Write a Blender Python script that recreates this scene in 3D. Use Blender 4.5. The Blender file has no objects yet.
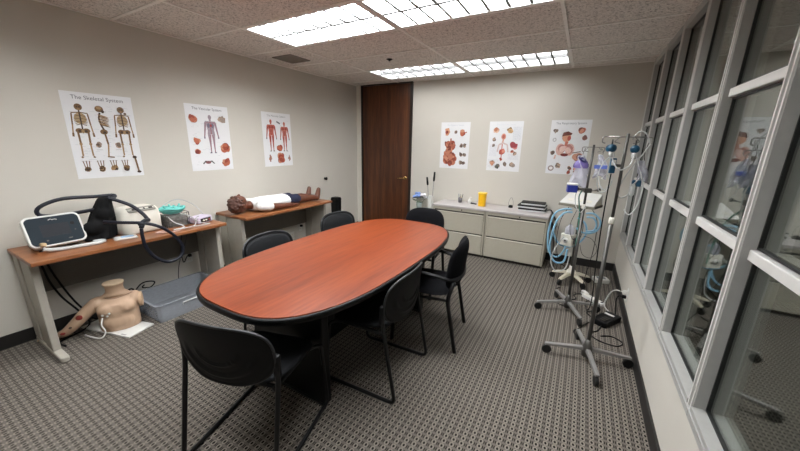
import bpy, bmesh, math, random
from mathutils import Vector, Matrix, Euler
random.seed(7)
S = bpy.context.scene
C = S.collection
PI = math.pi
H = 2.46                      # ceiling height
XL, XR, YB, YF = -2.035, 2.02, 2.10, -4.3

# ------------------------------------------------------------------ camera, world, exposure
def setup_camera():
    yaw, pitch, roll = 0.513397, -0.253318, 0.020942
    cam = bpy.data.cameras.new('camera'); o = bpy.data.objects.new('camera', cam); C.objects.link(o)
    f = Vector((-math.sin(yaw)*math.cos(pitch), math.cos(yaw)*math.cos(pitch), math.sin(pitch)))
    r = Vector((math.cos(yaw), math.sin(yaw), 0)); u = r.cross(f)
    c, s = math.cos(roll), math.sin(roll)
    r2 = c*r+s*u; u2 = -s*r+c*u
    m = Matrix((r2, u2, -f)).transposed().to_4x4()
    m.translation = Vector((1.4939, -2.5773, H-0.92707))
    o.matrix_world = m
    cam.sensor_width = 36; cam.lens = 36*317.28/800; cam.clip_start = .02
    S.camera = o
setup_camera()
w = bpy.data.worlds.new('world'); S.world = w; w.use_nodes = True
w.node_tree.nodes['Background'].inputs[0].default_value = (.05, .05, .055, 1)
w.node_tree.nodes['Background'].inputs[1].default_value = .3
S.view_settings.view_transform = 'Standard'
S.view_settings.look = 'None'
S.view_settings.gamma = 1
S.view_settings.use_curve_mapping = False
S.view_settings.exposure = 0.48
LAMP = 24.0                   # strength of the ceiling troffers
try:
    S.cycles.max_bounces = 8; S.cycles.diffuse_bounces = 5; S.cycles.transparent_max_bounces = 16
    S.cycles.sample_clamp_indirect = 6
except Exception: pass

# ------------------------------------------------------------------ materials
def lin(c):
    return tuple(((x/255)/12.92 if x/255 <= .04045 else ((x/255+.055)/1.055)**2.4) for x in c)
MATS = {}
def mat(name, rgb, rough=.6, metal=0, spec=.5, var=.06, scale=30, bump=0, bscale=200, alpha=1, trans=0, emit=0, coat=0):
    if name in MATS: return MATS[name]
    m = bpy.data.materials.new(name); m.use_nodes = True; nt = m.node_tree
    b = nt.nodes['Principled BSDF']; L = nt.links.new
    tc = nt.nodes.new('ShaderNodeTexCoord')
    c = lin(rgb)
    if var:
        n = nt.nodes.new('ShaderNodeTexNoise'); n.inputs['Scale'].default_value = scale; n.inputs['Detail'].default_value = 3
        L(tc.outputs['Object'], n.inputs['Vector'])
        r = nt.nodes.new('ShaderNodeValToRGB')
        r.color_ramp.elements[0].position = .3; r.color_ramp.elements[1].position = .7
        r.color_ramp.elements[0].color = tuple(x*(1-var) for x in c)+(1,)
        r.color_ramp.elements[1].color = tuple(min(1, x*(1+var)) for x in c)+(1,)
        L(n.outputs['Fac'], r.inputs[0]); L(r.outputs[0], b.inputs['Base Color'])
    else: b.inputs['Base Color'].default_value = c+(1,)
    b.inputs['Roughness'].default_value = rough; b.inputs['Metallic'].default_value = metal
    b.inputs['Specular IOR Level'].default_value = spec
    if coat: b.inputs['Coat Weight'].default_value = coat; b.inputs['Coat Roughness'].default_value = .1
    if alpha < 1: b.inputs['Alpha'].default_value = alpha
    if trans: b.inputs['Transmission Weight'].default_value = trans
    if emit:
        b.inputs['Emission Color'].default_value = c+(1,); b.inputs['Emission Strength'].default_value = emit
    if bump:
        n2 = nt.nodes.new('ShaderNodeTexNoise'); n2.inputs['Scale'].default_value = bscale
        L(tc.outputs['Object'], n2.inputs['Vector'])
        bp = nt.nodes.new('ShaderNodeBump'); bp.inputs['Strength'].default_value = bump; bp.inputs['Distance'].default_value = .002
        L(n2.outputs['Fac'], bp.inputs['Height']); L(bp.outputs[0], b.inputs['Normal'])
    MATS[name] = m
    return m

def wood(name, c1, c2, c3, axis='Y', rough=.3, scale=1.0, ring=14, spec=.5, coat=0):
    m = bpy.data.materials.new(name); m.use_nodes = True; nt = m.node_tree; L = nt.links.new
    b = nt.nodes['Principled BSDF']; tc = nt.nodes.new('ShaderNodeTexCoord')
    mp = nt.nodes.new('ShaderNodeMapping'); L(tc.outputs['Object'], mp.inputs[0])
    sc = {'X': (.6, 9, 9), 'Y': (9, .6, 9), 'Z': (9, 9, .35)}[axis]
    mp.inputs['Scale'].default_value = tuple(s*scale for s in sc)
    n = nt.nodes.new('ShaderNodeTexNoise'); n.inputs['Scale'].default_value = 1.5; n.inputs['Detail'].default_value = 6; n.inputs['Distortion'].default_value = .6
    L(mp.outputs[0], n.inputs['Vector'])
    mp2 = nt.nodes.new('ShaderNodeMapping'); L(tc.outputs['Object'], mp2.inputs[0])
    mp2.inputs['Scale'].default_value = tuple(s*scale*ring for s in sc)
    n2 = nt.nodes.new('ShaderNodeTexNoise'); n2.inputs['Scale'].default_value = 1.2; n2.inputs['Detail'].default_value = 3
    L(mp2.outputs[0], n2.inputs['Vector'])
    mx = nt.nodes.new('ShaderNodeMath'); mx.operation = 'MULTIPLY_ADD'; mx.inputs[1].default_value = .45
    L(n2.outputs['Fac'], mx.inputs[0])
    ml = nt.nodes.new('ShaderNodeMath'); ml.operation = 'MULTIPLY'; ml.inputs[1].default_value = .6
    L(n.outputs['Fac'], ml.inputs[0]); L(ml.outputs[0], mx.inputs[2])
    r = nt.nodes.new('ShaderNodeValToRGB'); e = r.color_ramp.elements
    e[0].position = .36; e[0].color = lin(c1)+(1,); e[1].position = .68; e[1].color = lin(c3)+(1,)
    k = e.new(.52); k.color = lin(c2)+(1,)
    L(mx.outputs[0], r.inputs[0]); L(r.outputs[0], b.inputs['Base Color'])
    b.inputs['Roughness'].default_value = rough; b.inputs['Specular IOR Level'].default_value = spec
    if coat: b.inputs['Coat Weight'].default_value = coat; b.inputs['Coat Roughness'].default_value = .12
    MATS[name] = m
    return m

def carpet_mat():
    m = bpy.data.materials.new('woven carpet'); m.use_nodes = True; nt = m.node_tree; L = nt.links.new
    b = nt.nodes['Principled BSDF']; tc = nt.nodes.new('ShaderNodeTexCoord')
    sp = nt.nodes.new('ShaderNodeSeparateXYZ'); L(tc.outputs['Object'], sp.inputs[0])
    def M(op, a, b_=None, c_=None):
        n = nt.nodes.new('ShaderNodeMath'); n.operation = op
        for i, v in enumerate((a, b_, c_)):
            if v is None: continue
            if isinstance(v, (int, float)): n.inputs[i].default_value = v
            else: L(v, n.inputs[i])
        return n.outputs[0]
    PX, PY = .043, .033
    x, y = sp.outputs[0], sp.outputs[1]
    def cell(v, p, off=0):   # -0.5..0.5
        return M('SUBTRACT', M('FRACT', M('ADD', M('DIVIDE', v, p), off)), .5)
    u = M('MULTIPLY', cell(x, PX), PX); v = M('MULTIPLY', cell(y, PY), PY)
    def ell(a, b_):
        p, q = M('DIVIDE', u, a), M('DIVIDE', v, b_)
        return M('ADD', M('MULTIPLY', p, p), M('MULTIPLY', q, q))
    # round loop with a dark heart
    heart = M('LESS_THAN', ell(.0058, .0085), 1)
    ring = M('MULTIPLY', M('LESS_THAN', ell(.0120, .0150), 1), M('SUBTRACT', 1, heart))
    # paired dashes between the loop columns
    u2 = M('MULTIPLY', cell(x, PX, .5), PX)
    au = M('ABSOLUTE', M('SUBTRACT', M('ABSOLUTE', u2), .0046))
    dash = M('MULTIPLY', M('LESS_THAN', au, .0026), M('LESS_THAN', M('ABSOLUTE', v), .0092))
    dark = M('MINIMUM', M('ADD', heart, dash), 1)
    n = nt.nodes.new('ShaderNodeTexNoise'); n.inputs['Scale'].default_value = 260; n.inputs['Detail'].default_value = 2
    L(tc.outputs['Object'], n.inputs['Vector'])
    n2 = nt.nodes.new('ShaderNodeTexNoise'); n2.inputs['Scale'].default_value = 1.6
    L(tc.outputs['Object'], n2.inputs['Vector'])
    def mixc(f, a, c):
        k = nt.nodes.new('ShaderNodeMix'); k.data_type = 'RGBA'
        L(f, k.inputs[0])
        for i, q in ((6, a), (7, c)):
            if isinstance(q, tuple): k.inputs[i].default_value = lin(q)+(1,)
            else: L(q, k.inputs[i])
        return k.outputs[2]
    base = mixc(n.outputs['Fac'], (74, 69, 64), (122, 115, 107))
    c1 = mixc(ring, base, (130, 123, 114))
    c2 = mixc(dark, c1, (28, 24, 22))
    L(c2, b.inputs['Base Color']); b.inputs['Roughness'].default_value = .95; b.inputs['Specular IOR Level'].default_value = .1
    bp = nt.nodes.new('ShaderNodeBump'); bp.inputs['Strength'].default_value = .6; bp.inputs['Distance'].default_value = .003
    hh = M('SUBTRACT', M('ADD', n.outputs['Fac'], ring), dark)
    L(hh, bp.inputs['Height']); L(bp.outputs[0], b.inputs['Normal'])
    MATS['carpet'] = m; return m

def tile_mat():
    m = bpy.data.materials.new('fissured ceiling tile'); m.use_nodes = True; nt = m.node_tree; L = nt.links.new
    b = nt.nodes['Principled BSDF']; g = nt.nodes.new('ShaderNodeNewGeometry')
    n = nt.nodes.new('ShaderNodeTexNoise'); n.inputs['Scale'].default_value = 70; n.inputs['Detail'].default_value = 5; n.inputs['Roughness'].default_value = .7; n.inputs['Distortion'].default_value = 1.0
    L(g.outputs['Position'], n.inputs['Vector'])
    r = nt.nodes.new('ShaderNodeValToRGB'); e = r.color_ramp.elements
    e[0].position = .36; e[0].color = lin((132, 125, 117))+(1,); e[1].position = .50; e[1].color = lin((232, 226, 219))+(1,)
    L(n.outputs['Fac'], r.inputs[0]); L(r.outputs[0], b.inputs['Base Color'])
    b.inputs['Roughness'].default_value = .95; b.inputs['Specular IOR Level'].default_value = .1
    bp = nt.nodes.new('ShaderNodeBump'); bp.inputs['Strength'].default_value = .5; bp.inputs['Distance'].default_value = .003
    L(n.outputs['Fac'], bp.inputs['Height']); L(bp.outputs[0], b.inputs['Normal'])
    return m

def glass_mat():
    m = bpy.data.materials.new('window glass'); m.use_nodes = True; nt = m.node_tree; L = nt.links.new
    nt.nodes.remove(nt.nodes['Principled BSDF']); out = nt.nodes['Material Output']
    g = nt.nodes.new('ShaderNodeNewGeometry')
    mx = nt.nodes.new('ShaderNodeMix'); mx.data_type = 'FLOAT'
    mx.inputs[2].default_value = 2.3; mx.inputs[3].default_value = 1/2.3
    L(g.outputs['Backfacing'], mx.inputs[0])
    fr = nt.nodes.new('ShaderNodeFresnel'); L(mx.outputs[0], fr.inputs['IOR'])
    tr = nt.nodes.new('ShaderNodeBsdfTransparent'); tr.inputs[0].default_value = (.84, .86, .84, 1)
    gl = nt.nodes.new('ShaderNodeBsdfGlossy'); gl.inputs['Roughness'].default_value = .0; gl.inputs[0].default_value = (.96, 1, .98, 1)
    ms = nt.nodes.new('ShaderNodeMixShader')
    L(fr.outputs[0], ms.inputs[0]); L(tr.outputs[0], ms.inputs[1]); L(gl.outputs[0], ms.inputs[2]); L(ms.outputs[0], out.inputs[0])
    return m

def clear_mat(name, tint, dens=.35, rough=.12):
    m = bpy.data.materials.new(name); m.use_nodes = True; nt = m.node_tree; L = nt.links.new
    b = nt.nodes['Principled BSDF']; out = nt.nodes['Material Output']
    b.inputs['Base Color'].default_value = lin(tint)+(1,); b.inputs['Roughness'].default_value = rough
    n = nt.nodes.new('ShaderNodeTexNoise'); n.inputs['Scale'].default_value = 25
    mp = nt.nodes.new('ShaderNodeMapRange'); mp.inputs[3].default_value = max(0, dens-.08); mp.inputs[4].default_value = min(1, dens+.08)
    L(n.outputs['Fac'], mp.inputs[0])
    tr = nt.nodes.new('ShaderNodeBsdfTransparent'); tr.inputs[0].default_value = lin(tint)+(1,)
    tr.inputs[0].default_value = tuple(.5+.5*x for x in lin(tint))+(1,)
    ms = nt.nodes.new('ShaderNodeMixShader')
    L(mp.outputs[0], ms.inputs[0]); L(tr.outputs[0], ms.inputs[1]); L(b.outputs[0], ms.inputs[2]); L(ms.outputs[0], out.inputs[0])
    MATS[name] = m; return m

M_wall = mat('painted wall', (202, 197, 187), .8, var=.02, scale=2, bump=.15, bscale=300, spec=.25)
M_carpet = carpet_mat()
M_tile = tile_mat()
M_glass = glass_mat()
M_bar = mat('white ceiling grid', (240, 236, 230), .5)
M_base = mat('dark vinyl baseboard', (30, 28, 27), .5)
M_frame = mat('grey painted window frame', (162, 161, 157), .42, var=.03)
M_stop = mat('pale window stop', (208, 206, 202), .4, var=.02)
M_gasket = mat('black gasket', (22, 23, 22), .5)
M_door = wood('door veneer', (44, 22, 12), (78, 42, 22), (102, 60, 32), 'Z', .38, .9, 10)
M_dframe = mat('dark door frame', (34, 24, 18), .4)
M_brass = mat('brass lever', (212, 180, 120), .25, 1)
M_table = wood('cherry laminate', (94, 36, 14), (114, 48, 20), (128, 60, 28), 'Y', .34, .7, 8, coat=.1, spec=.4)
M_desk = wood('oak laminate', (110, 64, 36), (136, 84, 50), (152, 100, 63), 'Y', .35, 1, 8)
M_black = mat('black plastic', (8, 8, 9), .5, var=.1, spec=.22)
M_blacks = mat('black satin laminate', (7, 7, 7), .45, var=.1, spec=.25)
M_blackm = mat('black metal tube', (6, 6, 7), .4, spec=.4)
M_fabric = mat('black chair fabric', (10, 10, 13), .95, var=.25, scale=400, bump=.4, bscale=900, spec=.15)
M_pad = mat('charcoal chair pad', (26, 27, 29), .8, var=.12, scale=300, bump=.3, bscale=700, spec=.2)
M_shell = mat('dark grey shell rim', (34, 35, 37), .38, var=.05)
M_steel = mat('warm grey steel', (164, 159, 148), .45, var=.03)
M_steel2 = mat('dark grey steel panel', (104, 99, 91), .5, var=.03)
M_cab = mat('putty file cabinet', (170, 164, 149), .45, var=.02)
M_cabtop = mat('pale laminate top', (180, 174, 172), .4, var=.02)
M_gap = mat('dark gap', (48, 44, 40), .7)
M_white = mat('white plastic', (214, 213, 208), .35, var=.015)
M_offw = mat('off white plastic', (222, 218, 206), .4, var=.02)
M_paper = mat('poster paper', (226, 226, 227), .35, var=.01)
M_chrome = mat('brushed chrome', (150, 147, 142), .38, 1, var=.05)
M_dchrome = mat('dull grey metal', (92, 90, 87), .45, .7, var=.05)
M_rub = mat('black rubber', (10, 10, 10), .6)
M_navy = mat('navy hose', (14, 17, 30), .45, var=.1)
M_bluehose = mat('light blue hose', (138, 184, 210), .4, var=.08)
M_screen = mat('dark glass screen', (12, 28, 38), .5, var=.08, scale=4, spec=.25)
M_lcd = mat('unlit display', (28, 30, 36), .45, var=.05, spec=.25)
M_teal = mat('teal plastic', (100, 186, 178), .5, var=.12)
M_dteal = mat('dark teal plastic', (10, 68, 96), .4, var=.1)
M_skinl = mat('tan manikin skin', (190, 160, 134), .5, var=.03, scale=12)
M_skind = mat('brown manikin skin', (96, 54, 36), .42, var=.12, scale=18)
M_shirt = mat('white cotton shirt', (226, 226, 224), .9, var=.03, bump=.3, bscale=120)
M_shorts = mat('navy shorts', (30, 34, 58), .9, var=.1)
M_red = mat('red wound', (122, 34, 26), .5, var=.15)
M_yellow = mat('yellow plastic', (240, 184, 24), .35, var=.04)
M_green = mat('green leaves', (44, 92, 48), .6, var=.25)
M_flowb = mat('blue petals', (122, 150, 208), .7, var=.2, scale=60)
M_floww = mat('white petals', (232, 232, 236), .7, var=.05)
M_bin = clear_mat('smoky clear plastic', (190, 194, 200), .42, .25)
M_tube = clear_mat('clear tubing', (222, 224, 222), .62, .15)
M_bag = clear_mat('clear bag film', (226, 226, 236), .36, .15)
M_vase = clear_mat('vase glass', (214, 224, 222), .35, .05)
M_purple = clear_mat('purple film', (140, 122, 196), .45, .25)
M_blue = mat('royal blue plastic', (34, 48, 132), .35, var=.08)
M_lav = mat('lavender plastic', (198, 188, 206), .4, var=.06)
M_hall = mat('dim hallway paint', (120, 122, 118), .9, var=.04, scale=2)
M_vent = mat('ceiling vent metal', (128, 118, 108), .5)

# ------------------------------------------------------------------ mesh helpers
class MB:
    def __init__(s): s.v = []; s.f = []; s.m = []; s.mi = 0
    def add(s, vs, fs, M=None):
        o = len(s.v)
        for p in vs:
            p = Vector(p)
            s.v.append(M @ p if M else p)
        for f in fs: s.f.append([i+o for i in f]); s.m.append(s.mi)
        return s
    def box(s, lo, hi, M=None):
        x0, y0, z0 = lo; x1, y1, z1 = hi
        return s.add([(x0,y0,z0),(x1,y0,z0),(x1,y1,z0),(x0,y1,z0),(x0,y0,z1),(x1,y0,z1),(x1,y1,z1),(x0,y1,z1)],
            [(0,3,2,1),(4,5,6,7),(0,1,5,4),(1,2,6,5),(2,3,7,6),(3,0,4,7)], M)
    def cbox(s, c, d, M=None):
        return s.box([a-b/2 for a, b in zip(c, d)], [a+b/2 for a, b in zip(c, d)], M)
    def rings(s, R, cap=True, closed=False, M=None):
        n = len(R[0]); vs = [p for r in R for p in r]; fs = []
        k = len(R)
        for i in range(k if closed else k-1):
            for j in range(n):
                a = i*n+j; b = i*n+(j+1) % n; i2 = (i+1) % k
                fs.append((a, b, i2*n+(j+1) % n, i2*n+j))
        if cap and not closed:
            fs.append(tuple(reversed(range(n)))); fs.append(tuple(range((k-1)*n, k*n)))
        return s.add(vs, fs, M)
    def tube(s, pts, r, n=8, smooth=0, closed=False, rib=0, step=None):
        P = [Vector(p) for p in pts]
        if smooth: P = spline(P, smooth, closed)
        if step: P = resample(P, step)
        rr = r if callable(r) else (lambda t: r)
        k = len(P); R = []; nrm = None
        for i in range(k):
            a = P[(i-1) % k] if closed or i > 0 else P[i]; b = P[(i+1) % k] if closed or i < k-1 else P[i]
            t = (b-a).normalized() if (b-a).length > 1e-9 else Vector((0,0,1))
            if nrm is None:
                h = Vector((0,0,1)) if abs(t.z) < .9 else Vector((1,0,0)); nrm = h.cross(t).normalized()
            else:
                nrm = nrm-t*nrm.dot(t)
                nrm = nrm.normalized() if nrm.length > 1e-6 else t.orthogonal().normalized()
            bi = t.cross(nrm); q = rr(i/max(1, k-1))*(1+(rib if i % 2 else 0))
            R.append([P[i]+nrm*(math.cos(2*PI*j/n)*q)+bi*(math.sin(2*PI*j/n)*q) for j in range(n)])
        return s.rings(R, True, closed)
    def cyl(s, a, b, r, r2=None, n=16):
        r2 = r if r2 is None else r2
        return s.tube([a, b], lambda t: r+(r2-r)*t, n)
    def lathe(s, prof, n=20, M=None, c=(0,0,0)):
        R = [[(c[0]+r*math.cos(2*PI*j/n), c[1]+r*math.sin(2*PI*j/n), c[2]+z) for j in range(n)] for r, z in prof]
        return s.rings(R, True, False, M)
    def ell(s, c, d, n=16, k=10, M=None):
        prof = [(math.sin(PI*i/k), -math.cos(PI*i/k)) for i in range(k+1)]
        R = [[(c[0]+d[0]*max(r, 1e-3)*math.cos(2*PI*j/n), c[1]+d[1]*max(r, 1e-3)*math.sin(2*PI*j/n), c[2]+d[2]*z) for j in range(n)] for r, z in prof]
        return s.rings(R, True, False, M)
    def prism(s, outline, z0, z1, M=None):
        return s.rings([[(x, y, z0) for x, y in outline], [(x, y, z1) for x, y in outline]], True, False, M)
    def mesh(s, name, mats, smooth):
        me = bpy.data.meshes.new(name); me.from_pydata([tuple(v) for v in s.v], [], s.f)
        for m in (mats if isinstance(mats, (list, tuple)) else [mats]): me.materials.append(m)
        me.polygons.foreach_set('material_index', s.m)
        if smooth: me.polygons.foreach_set('use_smooth', [True]*len(me.polygons))
        me.update()
        return me
    def build(s, name, m, parent=None, smooth=False, bevel=0, seg=2, remesh=0, sub=0, soft=None, loc=None, rot=None, flat=False):
        o = bpy.data.objects.new(name, s.mesh(name, m, smooth)); C.objects.link(o)
        if parent is not None: o.parent = parent
        if loc is not None: o.location = loc
        if rot is not None: o.rotation_euler = rot
        if not flat:
            bm = bmesh.new(); bm.from_mesh(o.data); bmesh.ops.recalc_face_normals(bm, faces=bm.faces); bm.to_mesh(o.data); bm.free()
        if bevel:
            b = o.modifiers.new('bevel', 'BEVEL'); b.width = bevel; b.segments = seg; b.limit_method = 'ANGLE'; b.angle_limit = .6
        if remesh:
            r = o.modifiers.new('remesh', 'REMESH'); r.mode = 'VOXEL'; r.voxel_size = remesh; r.use_smooth_shade = True
            k = o.modifiers.new('smooth', 'SMOOTH'); k.factor = .5; k.iterations = soft if soft is not None else 6
        if sub:
            k = o.modifiers.new('sub', 'SUBSURF'); k.levels = sub; k.render_levels = sub
        return o

def spline(P, k=6, closed=False):
    out = []; n = len(P)
    for i in range(n if closed else n-1):
        g = lambda j: P[j % n] if closed else P[max(0, min(n-1, j))]
        p0, p1, p2, p3 = g(i-1), g(i), g(i+1), g(i+2)
        for q in range(k):
            t = q/k
            out.append(.5*((2*p1)+(p2-p0)*t+(2*p0-5*p1+4*p2-p3)*t*t+(3*p1-p0-3*p2+p3)*t**3))
    if not closed: out.append(P[-1])
    return out
def resample(P, step):
    out = [P[0]]; acc = 0
    for a, b in zip(P, P[1:]):
        d = (b-a).length
        if d < 1e-9: continue
        t = step-acc
        while t <= d:
            out.append(a+(b-a)*(t/d)); t += step
        acc = (acc+d) % step
    return out
def fillet(P, r, k=5):
    P = [Vector(p) for p in P]; out = [P[0]]
    for i in range(1, len(P)-1):
        a, b, c = P[i-1], P[i], P[i+1]
        d1 = (a-b); d2 = (c-b); rr = min(r, d1.length*.45, d2.length*.45)
        p = b+d1.normalized()*rr; q = b+d2.normalized()*rr
        for j in range(k+1):
            t = j/k; out.append((1-t)**2*p+2*t*(1-t)*b+t*t*q)
    out.append(P[-1]); return out
def superel(a, b, n, k=64, n2=None):
    o = []
    for i in range(k):
        t = 2*PI*i/k; c, s = math.cos(t), math.sin(t)
        if n2 and s < 0:
            o.append((a*math.copysign(abs(c)**(2/n2[0]), c), n2[1]*b*math.copysign(abs(s)**(2/n2[0]), s))); continue
        o.append((a*math.copysign(abs(c)**(2/n), c), b*math.copysign(abs(s)**(2/n), s)))
    return o
def rrect(w, h, r, k=5):
    o = []
    for cx, cy, a0 in ((w/2-r, h/2-r, 0), (-w/2+r, h/2-r, PI/2), (-w/2+r, -h/2+r, PI), (w/2-r, -h/2+r, 1.5*PI)):
        for i in range(k+1):
            a = a0+PI/2*i/k; o.append((cx+r*math.cos(a), cy+r*math.sin(a)))
    return o
def T(loc=(0,0,0), rot=(0,0,0)):
    return Matrix.Translation(loc) @ Euler(rot).to_matrix().to_4x4()

def tag(o, label=None, cat=None, group=None, kind=None):
    if label: o['label'] = label
    if cat: o['category'] = cat
    if group: o['group'] = group
    if kind: o['kind'] = kind
    return o
def thing(name, label, cat, loc=(0,0,0), rotz=0, group=None, kind=None):
    o = bpy.data.objects.new(name, None); C.objects.link(o); o.empty_display_size = .1
    o.location = loc; o.rotation_euler = (0, 0, rotz)
    return tag(o, label, cat, group, kind)
def dup(o, parent=None, label=None, loc=None, rotz=None):
    c = o.copy(); C.objects.link(c)
    if parent is not None: c.parent = parent
    if label: c['label'] = label
    if loc is not None: c.location = loc
    if rotz is not None: c.rotation_euler = (0, 0, rotz)
    for ch in list(o.children): dup(ch, c)
    return c

# ------------------------------------------------------------------ the room shell
def room():
    tag(MB().box((XL-.1, YF-.1, -.06), (4.2, YB+.1, 0)).build('floor', M_carpet), 'woven beige and brown patterned carpet floor', 'floor', kind='structure')
    tag(MB().box((XL-.12, YF-.1, 0), (XL, YB+.12, H+.18)).build('wall_left', M_wall), 'plain warm grey wall behind the two desks', 'wall', kind='structure')
    wb = tag(MB().box((-.955, YB, 0), (XR+.1, YB+.12, H+.18)).box((XL, YB, 0), (-1.945, YB+.12, H+.18)).box((-1.945, YB+.07, 0), (-.955, YB+.12, H+.18)).build('wall_back', M_wall),
        'warm grey back wall with three posters', 'wall', kind='structure')
    tag(MB().box((XL, YF-.12, 0), (4.2, YF, H+.18)).build('wall_front', M_wall), 'plain wall behind the camera', 'wall', kind='structure')
    tag(MB().box((XR, YF, 0), (XR+.12, YB, .515)).build('wall_right', M_wall), 'low wall under the row of interior windows', 'wall', kind='structure')
    tag(MB().box((XL, YF, 0), (XL+.012, YB-.0, .10)).build('baseboard_left', M_base), 'dark vinyl baseboard along the left wall', 'baseboard', kind='structure')
    tag(MB().box((-.95, YB-.012, 0), (XR, YB, .10)).build('baseboard_back', M_base), 'dark vinyl baseboard along the back wall', 'baseboard', kind='structure')
    tag(MB().box((XR-.012, YF, 0), (XR, YB-.012, .10)).build('baseboard_right', M_base), 'dark vinyl baseboard under the windows', 'baseboard', kind='structure')
    tag(MB().box((XL, YB-.03, 0), (-1.945, YB-.0, H)).build('trim_1', M_offw, bevel=.004), 'pale narrow jamb in the corner beside the door', 'trim', kind='structure')
    # hallway behind the glass
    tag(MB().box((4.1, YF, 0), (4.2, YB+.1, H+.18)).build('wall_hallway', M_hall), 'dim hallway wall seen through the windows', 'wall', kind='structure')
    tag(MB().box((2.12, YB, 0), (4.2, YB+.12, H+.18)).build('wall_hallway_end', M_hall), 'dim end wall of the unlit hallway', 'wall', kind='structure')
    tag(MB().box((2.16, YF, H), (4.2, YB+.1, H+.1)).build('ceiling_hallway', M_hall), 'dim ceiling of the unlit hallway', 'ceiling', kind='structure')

def door():
    d = thing('door_1', 'tall dark wood veneer door reaching the ceiling', 'door', (0, 0, 0), kind='structure')
    MB().box((-1.915, YB-.004, .008), (-1.003, YB+.042, 2.44)).build('door_panel', M_door, d, bevel=.003)
    f = MB().box((-1.945, YB-.022, 0), (-1.918, YB+.06, H)).box((-1.0, YB-.022, 0), (-.955, YB+.06, H)).box((-1.918, YB-.022, 2.443), (-1.0, YB+.06, H))
    f.build('door_frame', M_dframe, d, bevel=.004)
    h = MB(); h.cyl((-1.055, YB-.004, .975), (-1.055, YB-.016, .975), .03, n=20)
    h.tube(fillet([(-1.055, YB-.016, .975), (-1.055, YB-.055, .975), (-1.175, YB-.058, .968)], .02), .0095, 10)
    h.build('door_handle', M_brass, d, smooth=True)

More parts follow.
